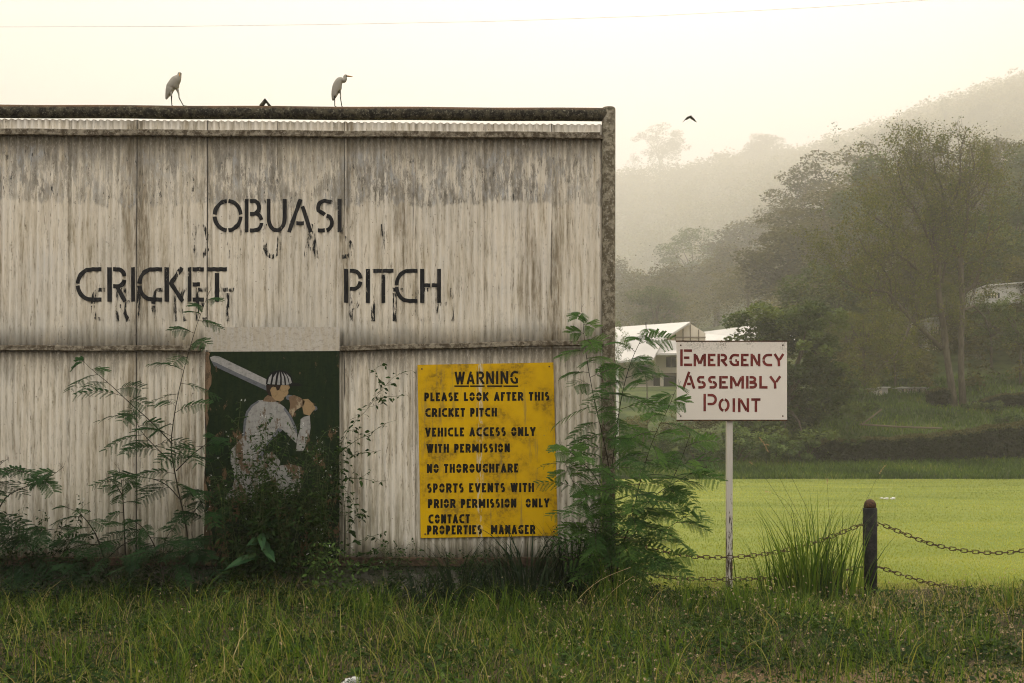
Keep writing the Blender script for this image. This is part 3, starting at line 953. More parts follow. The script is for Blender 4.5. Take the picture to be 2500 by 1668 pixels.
for a in ([(530, 358), (540, 318), (560, 295), (556, 322), (548, 362)], [(560, 362), (568, 318), (590, 285), (584, 320), (578, 363)], [(592, 364), (597, 320), (606, 280), (612, 320), (610, 364)],
          [(622, 364), (622, 320), (618, 281), (634, 312), (640, 365)], [(650, 366), (646, 322), (632, 284), (654, 310), (668, 362)], [(672, 360), (666, 326), (650, 292), (676, 318), (686, 352)]):
    fig("cap_stripe", a, 'capwhite', .0068, cap)

# ------------------------------------------------------------------ yellow warning sign
YS = YW-.03
wsign = thing("warning_sign", "yellow painted metal sign headed WARNING fixed to the corrugated screen", "sign", tuple(W(1190, 1312, YS+.015)))
mb = MB()
cor = [(1019, 891), (1351, 885), (1362, 1308), (1027, 1314)]
mb.prism([W(x, y, YS) for x, y in cor], (0, .012, 0))
mb.build("panel", MAT['yellow'], wsign)
S4 = lambda x, y: (980+.3061*x, 860+.3061*y)
def sign_line(s, cx0, cx1, cy0, cy1, sw, gap=.20, space=.55, mat='black2', nm="lettering", parent=None, conv=S4, Y=YS, d=.0015, slope=.012):
    mb = MB()
    a = W(*conv(cx0, cy0), Y-d); b = W(*conv(cx1, cy1), Y-d)
    text_line(mb, s, a.x, b.x, b.z, a.z, sw*Y/FP, lambda x, z: Y-d, slope, gap, space, .02, 1)
    return mb
tx = MB()
for a in (("WARNING", 425, 930, 156, 258, 5.4, .24),):
    m_ = sign_line(a[0], a[1], a[2], a[3], a[4], a[5], a[6])
    tx.add(m_.v, m_.f)
for x0, x1 in ((422, 540), (548, 664), (684, 802), (814, 932)):
    p0 = W(*S4(x0, 265), YS-.0015); p1 = W(*S4(x1, 277), YS-.0015)
    tx.add([(p0.x, p0.y, p1.z), (p1.x, p0.y, p1.z), (p1.x, p0.y, p0.z), (p0.x, p0.y, p0.z)], [(0, 1, 2, 3)])
o = tx.build("heading_lettering", MAT['black2'], wsign)
o["label"] = "underlined black heading WARNING"
tx = MB()
for s, x0, x1, y0, y1 in (("PLEASE LOOK AFTER THIS", 183, 1180, 322, 392), ("CRICKET PITCH", 190, 762, 447, 517), ("VEHICLE ACCESS ONLY", 190, 1070, 602, 674),
                          ("WITH PERMISSION", 200, 865, 732, 803), ("NO THOROUGHFARE", 203, 932, 892, 964), ("SPORTS EVENTS WITH", 205, 1058, 1047, 1121),
                          ("PRIOR PERMISSION  ONLY", 212, 1180, 1172, 1244), ("CONTACT", 215, 545, 1294, 1367), ("PROPERTIES  MANAGER", 205, 1068, 1382, 1455)):
    m_ = sign_line(s, x0, x1, y0, y1, 5.3, .24, .50, slope=.006)
    tx.add(m_.v, m_.f)
tx.build("lettering", MAT['black2'], wsign)

def sign_bolts(parent, spots, Y):
    me = None
    for px, py in spots:
        if me is None:
            mb = MB(); c = W(px, py, Y)
            mb.tube([c+Vector((0, .002, 0)), c-Vector((0, .004, 0)), c-Vector((0, .006, 0))], [.009, .009, .005], 8)
            first = mb.build("bolt_or_hole_light", MAT['rust'], parent); me = first.data; p0 = c
        else:
            o_ = first.copy(); COL.objects.link(o_); o_.parent = parent; o_.location = W(px, py, Y)-p0
sign_bolts(wsign, [(1030, 901), (1341, 895), (1352, 1298), (1038, 1304)], YS)
# ------------------------------------------------------------------ emergency sign on its post
GLYPHS[0] = G3
YE = 10.9
esign = thing("assembly_point_sign", "white sign reading Emergency Assembly Point on a flaking white wooden post", "sign", tuple(W(1782, 0, YE))[:2]+(0,))
mb = MB()
a, b = W(1652, 1026, YE), W(1921, 833, YE)
mb.box((a.x, YE-.012, a.z), (b.x, YE+.012, b.z), bev=.004)
mb.build("panel", MAT['whiteboard'], esign)
for (p0, p1) in (((1652, 1027), (1921, 1025)), ((1651, 834), (1921, 832))):
    q0, q1 = W(*p0, YE), W(*p1, YE)
    MB().box((q0.x-.002, YE-.0145, q0.z-.004), (q1.x+.002, YE+.0145, q1.z)).build("rusty_edge", MAT['rust'], esign)
mb = MB()
mb.box((W(1775, 0, YE).x, YE+.0125, -.2), (W(1789.5, 0, YE).x, YE+.075, W(0, 850, YE).z), bev=.004)
mb.build("post", MAT['woodwhite'], esign)
sign_bolts(esign, [(1662, 843), (1911, 843), (1911, 1016), (1662, 1016)], YE-.012)
S6 = lambda x, y: (1480+.2552*x, 740+.2552*y)
tx = MB()
for s, x0, x1, y0, y1, gp in (("E", 708, 822, 443, 603, .2), ("MERGENCY", 836, 1700, 485, 605, .19), ("A", 730, 850, 657, 819, .2), ("SSEMBLY", 866, 1670, 698, 819, .19),
                          ("P", 930, 1060, 869, 1036, .2), ("OINT", 1074, 1476, 911, 1042, .19)):
    m_ = sign_line(s, x0, x1, y0, y1, 6.2, gp, .5, conv=S6, Y=YE-.012, slope=0)
    tx.add(m_.v, m_.f)
tx.build("lettering", MAT['red'], esign)

# ------------------------------------------------------------------ bollard and chains
YC = 10.34
boll = thing("bollard", "dark iron bollard with a rusty domed cap at the edge of the pitch", "bollard", tuple(W(2124, 0, YC))[:2]+(0,))
bx = W(2124, 0, YC).x
zt = W(0, 1240, YC).z
MB().tube([(bx, YC, -.3), (bx, YC, zt-.012), (bx, YC, zt)], [.072, .072, .066], 24).build("shaft", MAT['bollard'], boll, True)
mb = MB()
prof = [(.062, 0), (.062, .02), (.060, .04), (.052, .062), (.038, .078), (.02, .088), (.004, .091)]
mb.tube([(bx, YC, zt+q) for r, q in prof], [r for r, q in prof], 24)
mb.build("domed_cap", MAT['rust'], boll, True)
for z0 in (W(0, 1282, YC).z, W(0, 1385, YC).z):
    MB().tube([(bx-.085, YC, z0), (bx+.085, YC, z0)], .012, 8).build("chain_ring", MAT['chain'], boll)

def link_mesh():
    L, rw, wr = .074, .019, .0052
    pl = []
    for k in range(16):
        t = 2*PI*k/16
        cx = (L/2-rw)*(1 if math.cos(t) >= 0 else -1)
        pl.append(Vector((cx+rw*math.cos(t), 0, rw*math.sin(t))))
    V = []; F = []
    n = 6
    for i, p in enumerate(pl):
        d = (pl[(i+1) % 16]-pl[i-1]).normalized()
        a = Vector((0, 1, 0)); b = d.cross(a)
        for k in range(n):
            t = 2*PI*k/n
            V.append(p+(a*math.cos(t)+b*math.sin(t))*wr)
    for i in range(16):
        for k in range(n):
            F.append((i*n+k, i*n+(k+1) % n, ((i+1) % 16)*n+(k+1) % n, ((i+1) % 16)*n+k))
    me = bpy.data.meshes.new("chain_link")
    me.from_pydata([tuple(v) for v in V], [], F)
    me.polygons.foreach_set("use_smooth", [True]*len(F))
    me.materials.append(MAT['chain'])
    return me
LINK = link_mesh()
def chain(label, pix, Y0=YC, Y1=YC):
    n0 = len(pix)
    pts = [W(x, y, Y0+(Y1-Y0)*i/(n0-1)) for i, (x, y) in enumerate(pix)]
    # smooth curve
    xs = np.linspace(0, n0-1, 400)
    arr = np.array([tuple(p) for p in pts])
    def cr(t):
        i = int(min(max(math.floor(t), 0), n0-2)); u = t-i
        p0, p1, p2, p3 = arr[max(i-1, 0)], arr[i], arr[i+1], arr[min(i+2, n0-1)]
        return .5*((2*p1)+(-p0+p2)*u+(2*p0-5*p1+4*p2-p3)*u*u+(-p0+3*p1-3*p2+p3)*u**3)
    C = np.array([cr(t) for t in xs])
    s = np.concatenate([[0], np.cumsum(np.linalg.norm(np.diff(C, axis=0), axis=1))])
    root = thing("chain", label, "chain", tuple(pts[0]), "rusty chains hanging between the bollards")
    k = 0; q = .03
    while q < s[-1]-.02:
        p = np.array([np.interp(q, s, C[:, j]) for j in range(3)])
        p2 = np.array([np.interp(q+.01, s, C[:, j]) for j in range(3)])
        d = Vector(p2-p).normalized()
        l = bpy.data.objects.new("chain_link", LINK)
        COL.objects.link(l)
        l.parent = root
        rot = d.to_track_quat('X', 'Z')
        roll = (R(8) if k % 2 else R(82))+random.uniform(-.25, .25)
        l.rotation_euler = (rot.to_matrix() @ Matrix.Rotation(roll, 3, 'X')).to_euler()
        l.location = Vector(p)-root.location
        k += 1; q += .0605
chain("upper chain right of the bollard, sagging across the mown pitch", [(2145, 1277), (2200, 1300), (2270, 1327), (2350, 1344), (2430, 1350), (2500, 1344), (2600, 1320), (2690, 1285)])
chain("lower chain right of the bollard, sagging into the verge grass", [(2145, 1384), (2200, 1403), (2270, 1424), (2350, 1438), (2430, 1441), (2500, 1436), (2600, 1418), (2690, 1388)])
chain("upper chain left of the bollard, passing in front of the white sign post", [(2104, 1280), (2040, 1306), (1950, 1336), (1850, 1355), (1750, 1361), (1660, 1355), (1580, 1335), (1500, 1305)], YC, YC)
chain("lower chain left of the bollard, low in the grass by the white sign post", [(2104, 1384), (2040, 1396), (1950, 1406), (1850, 1413), (1750, 1415), (1660, 1412), (1580, 1402), (1500, 1386)], YC, YC)

# ------------------------------------------------------------------ birds, bracket, cable
def skin_mesh(name, verts, edges, radii, levels=2):
    me = bpy.data.meshes.new(name+"_cage")
    me.from_pydata([tuple(v) for v in verts], edges, [])
    o = bpy.data.objects.new(name+"_cage", me)
    COL.objects.link(o)
    sk = o.modifiers.new("skin", 'SKIN')
    for i, r in enumerate(radii):
        r = r if isinstance(r, tuple) else (r, r)
        me.skin_vertices[0].data[i].radius = r
    me.skin_vertices[0].data[0].use_root = True
    sk.use_smooth_shade = True
    sb = o.modifiers.new("sub", 'SUBSURF'); sb.levels = levels; sb.render_levels = levels
    dg = bpy.context.evaluated_depsgraph_get()
    out = bpy.data.meshes.new_from_object(o.evaluated_get(dg))
    bpy.data.objects.remove(o)
    out.name = name
    return out

def egret(label, body, legs, beak, eye_px, bw=1.0, Yd=YW+.005):
    """body: list of (px,py,r px); legs: list of chains starting at a body index; beak: base and tip"""
    verts = []; rad = []; edges = []
    k = YW/FP
    for i, (x, y, r) in enumerate(body):
        verts.append(W(x, y, Yd)); rad.append((r*k*1.22, r*k*1.22))
        if i: edges.append((i-1, i))
    legstart = len(verts)
    for j, (bi, ch) in enumerate(legs):
        prev = bi
        off = (-.018, .018)[j]
        for (x, y, r) in ch:
            p = W(x, y, Yd); p.y += off
            verts.append(p); rad.append((r*k, r*k))
            edges.append((prev, len(verts)-1)); prev = len(verts)-1
    o0 = W(body[0][0], body[0][1], Yd)
    foot = W(legs[0][1][-1][0], 256, Yd)
    loc = Vector((o0.x, Yd, py2z(257)))
    me = skin_mesh("egret", [v-loc for v in verts], edges, rad)
    me.materials.clear()
    me.materials.append(MAT['feathers']); me.materials.append(MAT['blackleg'])
    zleg = py2z(legs[0][1][0][1])-loc.z
    kneez = py2z(236)-loc.z
    for p in me.polygons:
        c = p.center
        if c.z < kneez and any(abs(c.x-(W(x, y, Yd).x-loc.x)) < .02 for _, ch in legs for x, y, r in ch[1:]) and c.x > W(body[0][0]+4, 0, Yd).x-loc.x:
            p.material_index = 1
    o = obj("egret", me)
    o.location = loc
    tag(o, label, "bird", "white egrets on the pipe")
    mb = MB()
    b0 = W(*beak[0], Yd-beak[2]); b1 = W(*beak[1], Yd-beak[3])
    mb.tube([b0, b0.lerp(b1, .5), b1], [2.1*k*bw, 1.5*k*bw, .4*k], 8)
    mb.build("beak", MAT['beak'], o, True)
    for ex, ey, ed in eye_px:
        mb = MB(); c = W(ex, ey, Yd-ed)
        mb.tube([c+Vector((0, .004, 0)), c, c-Vector((0, .003, 0))], [.004, .0045, .002], 8)
        mb.build("eye", MAT['blackleg'], o)
egret("hunched white egret looking towards the viewer, legs astride on the pipe",
      [(405.5, 243, 1.6), (408, 235, 4.2), (413, 221, 8.2), (420, 207, 10.6), (428, 197, 10.4), (434.5, 192, 8.6), (438.4, 184, 3.8), (438.6, 179.5, 4.4), (438.6, 177, 3.6)],
      [(2, [(418, 226, 4), (420, 233, 2.2), (420.3, 246, 1.2), (421, 259, 1.2), (425, 261, .9)]), (3, [(431, 216, 4), (434.5, 226, 2.2), (436, 238, 1.3), (446.5, 257, 1.2), (459, 258, .8)])],
      ((438.5, 180), (438.7, 187), .016, .035), [(435.6, 178.5, .016), (441.6, 178.5, .016)], .6)
egret("upright white egret in profile with orange beak pointing right",
      [(812.5, 246, 2.0), (814, 237, 4.6), (818, 222, 8.6), (823, 208, 10.6), (828, 198, 9.4), (834, 194.5, 6.2), (841, 197.5, 5.4), (843.3, 193, 4.2), (841.5, 188, 4.2), (844.5, 185.2, 4.2), (848, 186.2, 2.4)],
      [(1, [(816.5, 241, 2.2), (818, 245, 1.4), (818, 252, 1.2), (818, 260.5, 1.2), (822, 262, .8)]), (3, [(828, 218, 4.5), (830.5, 228, 1.7), (830.5, 238, 1.3), (834, 259, 1.2), (838, 260.5, .8)])],
      ((848, 186), (861, 187.2), 0, 0), [(846, 185.4, .014)])

# bent metal angle standing on the pipe
mb = MB()
c = Vector((px2x(648.5), YW, py2z(257)))
k = YW/FP
for s in (-1, 1):
    p = [Vector((c.x+s*14*k, 0, c.z-.01)), Vector((c.x, 0, c.z+14.5*k)), Vector((c.x, 0, c.z+7*k)), Vector((c.x+s*6.5*k, 0, c.z-.01))]
    p = [Vector((q.x, YW-.03, q.z)) for q in p]
    mb.prism(p, (0, .05, 0))
o = mb.build("metal_angle", MAT['pipe'])
tag(o, "small bent piece of dark metal standing on the pipe between the egrets", "metal bracket")

def wing_bird():
    Y = 40.0
    loc = W(1683, 287, Y)
    mb = MB()
    k = Y/FP
    def P(x, y, dy=0): return W(x, y, Y)+Vector((0, dy, 0))
    mb.tube([P(1676.5, 288, .25), P(1680, 287.6, .1), P(1684, 287, -.1), P(1686, 287, -.22)], [.01, .035, .04, .01], 8)
    root = thing("flying_bird", "dark bird gliding with drooped wings against the pale sky", "bird", tuple(loc))
    mb.build("body", MAT['kite'], root, True)
    for pl in ([(1684, 285.8), (1688, 287.6), (1694, 292.5), (1700.5, 298.6)], [(1680, 286.4), (1676, 288.6), (1671.5, 293.5), (1666.5, 298.6)]):
        m_ = MB()
        ws = [.11, .13, .10, .015]
        V = []
        for (x, y), w_ in zip(pl, ws):
            c = P(x, y)
            V += [c+Vector((0, -w_, .006)), c+Vector((0, -w_, -.006)), c+Vector((0, w_, -.004)), c+Vector((0, w_, .004))]
        F = [(i*4+q, i*4+(q+1) % 4, (i+1)*4+(q+1) % 4, (i+1)*4+q) for i in range(3) for q in range(4)]+[(0, 1, 2, 3), (12, 13, 14, 15)]
        m_.add(V, F)
        m_.build("wing", MAT['kite'], root)
wing_bird()
Yk = 24.0
pts = [W(x, y, Yk) for x, y in ((-300, 64), (0, 66), (400, 65), (800, 60), (1200, 52.5), (1600, 39), (2000, 18), (2300, -2), (2700, -35))]
o = MB().tube(pts, .0038, 5).build("overhead_cable", MAT['cable'])
tag(o, "thin grey overhead cable crossing the pale sky", "cable")
# ------------------------------------------------------------------ far woods, hillside trees, houses
def gzs(x, y): return float(gz(x, y))

def crown_mesh(seed, rx, rz, nclump, cr, flat, per, size, lean=0.0, up=.5, hollow=.45, aspect=.6):
    """leaf cards in clumps spread through a crown of half-width rx and half-height rz, centred at 0; returns quads, tints, clump centres"""
    g = np.random.default_rng(seed)
    C = []
    while len(C) < nclump:
        p = g.uniform(-1, 1, 3)
        q = np.linalg.norm(p)
        if q > 1 or q < hollow: continue
        if p[2] < -.75: continue
        k = 1+.22*math.sin(3*math.atan2(p[1], p[0])+seed)+.15*math.sin(5*p[2]+seed*2)
        c = np.array([p[0]*rx*k, p[1]*rx*k, p[2]*rz*(1+.12*math.sin(seed+4*p[0]))])
        C.append(c)
    C = np.array(C)
    Q = []; T = []
    for c in C:
        r = cr*g.uniform(.6, 1.35)
        n = int(per*(r/cr)**1.5)
        d = unit(g.normal(size=(n, 3)))
        rr = r*g.uniform(.25, 1, n)**.45
        P = c+d*rr[:, None]*np.array([1, 1, flat])
        Q.append(leaf_quads(P, size, up, aspect, g))
        base = g.uniform(.2, .75)
        T.append(np.clip(base+g.normal(0, .08, n), 0, 1))
    return np.concatenate(Q), np.concatenate(T), C

def limb_tubes(mb, base, C, tr, g, zfork, n=14):
    """trunk with limbs reaching the clump centres"""
    top = Vector((base.x+g.uniform(-.3, .3), base.y, zfork))
    mb.tube([base-Vector((0, 0, .8)), base+Vector((0, 0, .3)), base.lerp(top, .5)+Vector((g.uniform(-.2, .2), 0, 0)), top], [tr*1.35, tr, tr*.85, tr*.7], 8)
    idx = g.permutation(len(C))[:n]
    for i in idx:
        e = Vector(C[i])
        m = top.lerp(e, .5)+Vector((g.uniform(-.5, .5), g.uniform(-.5, .5), abs(e.z-top.z)*.12))
        mb.tube([top-Vector((0, 0, .3)), top.lerp(m, .5)+Vector((0, 0, .2)), m, e], [tr*.45, tr*.36, tr*.24, tr*.06], 5)

PROTO = {}
def proto(kind, seed):
    """mesh data of one kind of tree, its foot at 0"""
    key = (kind, seed)
    if key in PROTO: return PROTO[key]
    g = np.random.default_rng(seed+50)
    P = dict(dense=(4.2, 4.6, 46, 1.5, .8, 190, .42, 7.6, .28), layered=(6.2, 5.2, 40, 1.9, .34, 210, .40, 10.0, .34), tall=(4.6, 5.6, 60, 1.25, .7, 150, .36, 12.5, .35),
             open=(5.2, 4.4, 44, 1.2, .6, 120, .34, 9.5, .26), feather=(3.2, 4.5, 40, .8, .8, 60, .24, 10, .16))[kind]
    rx, rz, nc, cr, flat, per, size, zc, tr = P
    Q, T, C = crown_mesh(seed, rx, rz, nc, cr, flat, per, size, up=2.0 if kind == 'layered' else 1.4)
    Q = Q+np.array([0, 0, zc]); C = C+np.array([0, 0, zc])
    cm = quad_mesh("crown", Q, T)
    mb = MB()
    limb_tubes(mb, Vector((0, 0, 0)), C, tr, g, zc-rz*.75, 16)
    tm = bpy.data.meshes.new("trunk")
    tm.from_pydata(mb.v, [], mb.f)
    tm.polygons.foreach_set("use_smooth", [True]*len(mb.f))
    PROTO[key] = (cm, tm, zc+rz)
    return PROTO[key]

def tree(label, kind, seed, px, Y, top, mat, group=None, wide=1.0, foot=None, name="hillside_tree", bark='bark'):
    x = (px-1250)*Y/FP
    z0 = gzs(x, Y) if foot is None else foot
    z1 = EYE-(top-HZ)*Y/FP
    cm, tm, H = proto(kind, seed)
    s = max(.3, (z1-z0)/H)
    root = thing(name, label, "tree", (x, Y, z0), group)
    root.rotation_euler = (0, 0, (seed*1.7+px*.013) % 6.28)
    root.scale = (s*wide, s*wide, s)
    key = 'm_'+kind+str(seed)+mat
    for nm, me, mt in (("crown", cm, MAT[mat]), ("trunk", tm, MAT[bark])):
        k = (nm, kind, seed, mat if nm == "crown" else bark)
        if k not in PROTO:
            if len(me.materials) == 0:
                me.materials.append(mt); PROTO[k] = me
            else:
                me2 = me.copy(); me2.materials.clear(); me2.materials.append(mt); PROTO[k] = me2
        o = bpy.data.objects.new(nm, PROTO[k]); COL.objects.link(o); o.parent = root
    return root

def far_wood(name, label, n, ylo, yhi, plo, phi, rad, per, size, seed, mat):
    g = np.random.default_rng(seed)
    Q = []; T = []
    for i in range(n):
        Y = g.uniform(ylo, yhi); px = g.uniform(plo, phi)
        x = (px-1250)*Y/FP
        z = gzs(x, Y)
        r = rad*g.uniform(.6, 1.5)
        d = unit(g.normal(size=(per, 3))); d[:, 2] = np.abs(d[:, 2])*1.1-.25
        rr = r*g.uniform(.5, 1.05, per)
        bumpy = 1+.25*np.sin(d[:, 0]*7+i)*np.sin(d[:, 1]*6+2*i)
        P = np.array([x, Y, z+r*.75])+d*(rr*bumpy)[:, None]*np.array([1, 1, 1.15])
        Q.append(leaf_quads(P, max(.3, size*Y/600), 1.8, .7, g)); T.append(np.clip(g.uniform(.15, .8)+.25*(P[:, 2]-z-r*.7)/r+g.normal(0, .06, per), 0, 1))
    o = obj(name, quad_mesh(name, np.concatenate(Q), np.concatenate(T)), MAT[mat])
    return tag(o, label, "woodland", kind="stuff")
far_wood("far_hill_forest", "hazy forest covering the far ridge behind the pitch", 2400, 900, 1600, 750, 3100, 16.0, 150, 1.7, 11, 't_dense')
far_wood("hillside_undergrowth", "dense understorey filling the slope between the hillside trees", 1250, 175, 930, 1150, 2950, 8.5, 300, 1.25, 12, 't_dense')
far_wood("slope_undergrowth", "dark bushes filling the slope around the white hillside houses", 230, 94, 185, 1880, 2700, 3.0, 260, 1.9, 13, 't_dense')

far_wood("bank_undergrowth", "low scrub and creepers over the bank around the twin trunked tree", 150, 83, 112, 2000, 2720, 1.3, 240, 1.9, 14, 't_dense')
G1 = "trees on the misty hillside"
for a in (
    ("lone spreading tree standing clear of the far ridge, trunk visible under its crown", 'open', 3, 1612, 1511, 312, 't_dense', 1.25, "ridge_tree"),
    ("small wispy tree on the ridge just left of the lone spreading tree", 'feather', 4, 1548, 1511, 375, 't_dense', 1.0, "ridge_tree"),
    ("broad dome shaped tree on the far ridge below the gliding bird", 'dense', 5, 1862, 1457, 340, 't_dense', 1.9, "ridge_tree"),
    ("low flat tree on the far ridge left of the dome shaped tree", 'layered', 6, 1765, 1488, 376, 't_dense', 1.3, "ridge_tree"),
    ("low ridge tree right of the dome shaped tree, sky showing under it", 'layered', 7, 1935, 1457, 365, 't_dense', 1.1, "ridge_tree"),
    ("fine twigged feathery tree rising above the right hand ridge", 'feather', 8, 2310, 919, 238, 't_yellow', 1.5, "ridge_tree"),
    ("flat topped tree left of the feathery tree on the right hand ridge", 'layered', 6, 2235, 888, 290, 't_dense', 1.0, "ridge_tree"),
    ("rounded tree at the low end of the right hand ridge", 'dense', 9, 2170, 866, 308, 't_dense', 1.3, "ridge_tree"),
    ("rounded tree just right of the feathery tree on the ridge", 'dense', 5, 2385, 919, 262, 't_dense', 1.4, "ridge_tree"),
    ("big spreading tree on the highest part of the ridge at the right edge", 'layered', 7, 2475, 1250, 212, 't_dense', 1.3, "ridge_tree"),
    ("tall tree with flat tiers of foliage against the sky, darkest crown of the skyline", 'layered', 14, 2050, 266, 326, 't_dense', .82, "hillside_tree"),
    ("tiered tree leaning left below the darkest skyline crown", 'layered', 15, 1955, 255, 418, 't_dense', .85, "hillside_tree"),
    ("wide flat crowned tree above the pale roofs, low on the misty slope", 'layered', 16, 1690, 437, 556, 't_green', 1.0, "hillside_tree"),
    ("soft rounded tree between the wide flat crowned tree and the tiered trees", 'dense', 17, 1830, 408, 520, 't_dense', 1.2, "hillside_tree"),
    ("dark rounded tree directly behind the gable of the pale house", 'dense', 9, 1745, 313, 640, 't_dense', 1.2, "hillside_tree"),
    ("slim pale tree at the left end of the slope beside the screen's end post", 'dense', 17, 1525, 400, 640, 't_dense', .9, "hillside_tree"),
    ("leaning tree in front of the slope, above the left end of the pale roof", 'dense', 5, 1590, 324, 655, 't_dense', 1.0, "hillside_tree"),
    ("dark tree filling the slope under the tiered trees", 'dense', 9, 1945, 168, 560, 't_dense', 1.35, "hillside_tree"),
    ("dense tree behind the bare limbed tree, left of its crown", 'dense', 5, 2130, 197, 440, 't_dense', 1.3, "hillside_tree"),
    ("tall rounded tree behind the top of the bare limbed tree", 'tall', 18, 2260, 313, 345, 't_dense', 1.0, "hillside_tree"),
    ("tall bushy tree at the right edge behind the bare limbed tree", 'tall', 19, 2420, 214, 330, 't_dense', 1.1, "hillside_tree"),
    ("greenish tree at the right edge above the white hillside wall", 'dense', 17, 2480, 121, 480, 't_green', 1.2, "hillside_tree"),
    ("dark low tree behind the trunks of the bare limbed tree", 'dense', 9, 2260, 104, 640, 't_dense', 1.5, "hillside_tree"),
    ("yellowing low tree left of the bare limbed tree's trunks", 'open', 21, 2110, 88, 745, 't_yellow', 1.3, "hillside_tree"),
    ("yellow green tree under the lowest bare limb", 'open', 22, 2185, 86, 800, 't_yellow', 1.15, "hillside_tree"),
    ("green tree right of the twin trunks on the bank", 'open', 21, 2420, 90, 720, 't_green', 1.0, "hillside_tree"),
    ("dark tree cut by the right edge of the picture beside the white hillside wall", 'dense', 17, 2535, 92, 640, 't_dense', 1.0, "hillside_tree"),
    ("pale leaved tree just right of the screen's end post, in front of the pale house", 'open', 22, 1500, 92, 775, 't_shrub', .42, "hillside_tree"),
    ("small loose tree below the eaves of the pale house", 'open', 21, 1580, 96, 872, 't_shrub', .8, "hillside_tree"),
):
    tree(a[0], a[1], a[2], a[3], a[4], a[5], a[6], G1 if a[8] == "hillside_tree" else "trees along the far ridge", a[7], name=a[8])

tree("leafy tree half hiding the white walled house at the right edge", 'open', 22, 2492, 85, 715, 't_green', G1, .9)
gh = np.random.default_rng(88)
for i in range(34):
    Y = gh.uniform(150, 430); px = gh.uniform(1540, 2560)
    x = (px-1250)*Y/FP
    z0 = gzs(x, Y)
    top = HZ-(z0+gh.uniform(15, 25)*(.8+Y/1500)-EYE)*FP/Y
    if top < np.interp(px, [1500, 1700, 1900, 2100, 2300, 2500], [640, 560, 440, 380, 330, 330]): continue
    tree("rounded tree merging with its neighbours in the crowded middle of the misty slope", ('dense', 'layered', 'tall', 'dense')[i % 4], (5, 15, 18, 17)[i % 4], px, Y, top, ('t_dense', 't_green')[i % 3 == 2], "rounded trees crowding the middle of the slope", gh.uniform(1.0, 1.5))
for i, (px, Y, top, lb) in enumerate(((2030, 104, 650, "leafy tree on the slope directly above the big bright leaved tree"), (2075, 96, 770, "leafy tree between the big bright leaved tree and the lowest bare limb"),
        (2235, 100, 560, "leafy tree close behind the left hand limbs of the bare limbed tree"), (2385, 103, 520, "leafy tree close behind the right hand limbs of the bare limbed tree"),
        (2310, 97, 690, "leafy tree filling the gap behind the fork of the twin trunks"), (2150, 108, 600, "tallest leafy tree left of the bare limbed tree's crown"))):
    tree(lb, ('dense', 'open', 'tall')[i % 3], (9, 21, 19)[i % 3], px, Y, top, ('t_green', 't_yellow', 't_dense')[i % 3], G1, 1.15)

# the big leafy tree behind the assembly sign
Q1 = []
def big_leafy():
    Y = 75.0
    x = (1905-1250)*Y/FP; z0 = gzs(x, Y)
    root = thing("leafy_tree", "big bright leaved tree with heavy foliage just right of the white sign", "tree", (x, Y, z0))
    Qs = []; Ts = []; Cs = []
    for (px, py, rx, rz, nc, sd) in ((1915, 800, 3.6, 1.9, 46, 31), (1872, 850, 3.0, 2.4, 40, 32), (1960, 850, 3.6, 3.0, 46, 33), (1990, 960, 3.8, 3.4, 44, 34), (1880, 970, 4.2, 3.6, 46, 35), (1920, 1060, 4.4, 2.4, 36, 36)):
        Q, T, C = crown_mesh(sd, rx, rz, nc, .85, .6, 130, .33, up=.9, hollow=.3)
        off = np.array(W(px, py, Y))+np.array([0, (sd % 3)-1.0, 0])
        Qs.append(Q+off-np.array((x, Y, z0))); Ts.append(T); Cs.append(C+off)
    o = obj("crown", quad_mesh("crown", np.concatenate(Qs), np.concatenate(Ts)), MAT['t_green'], root)
    mb = MB()
    limb_tubes(mb, Vector((x, Y, z0)), np.concatenate(Cs), .35, np.random.default_rng(4), z0+2.6, 22)
    mb.build("trunk", MAT['bark'], root, True)
big_leafy()

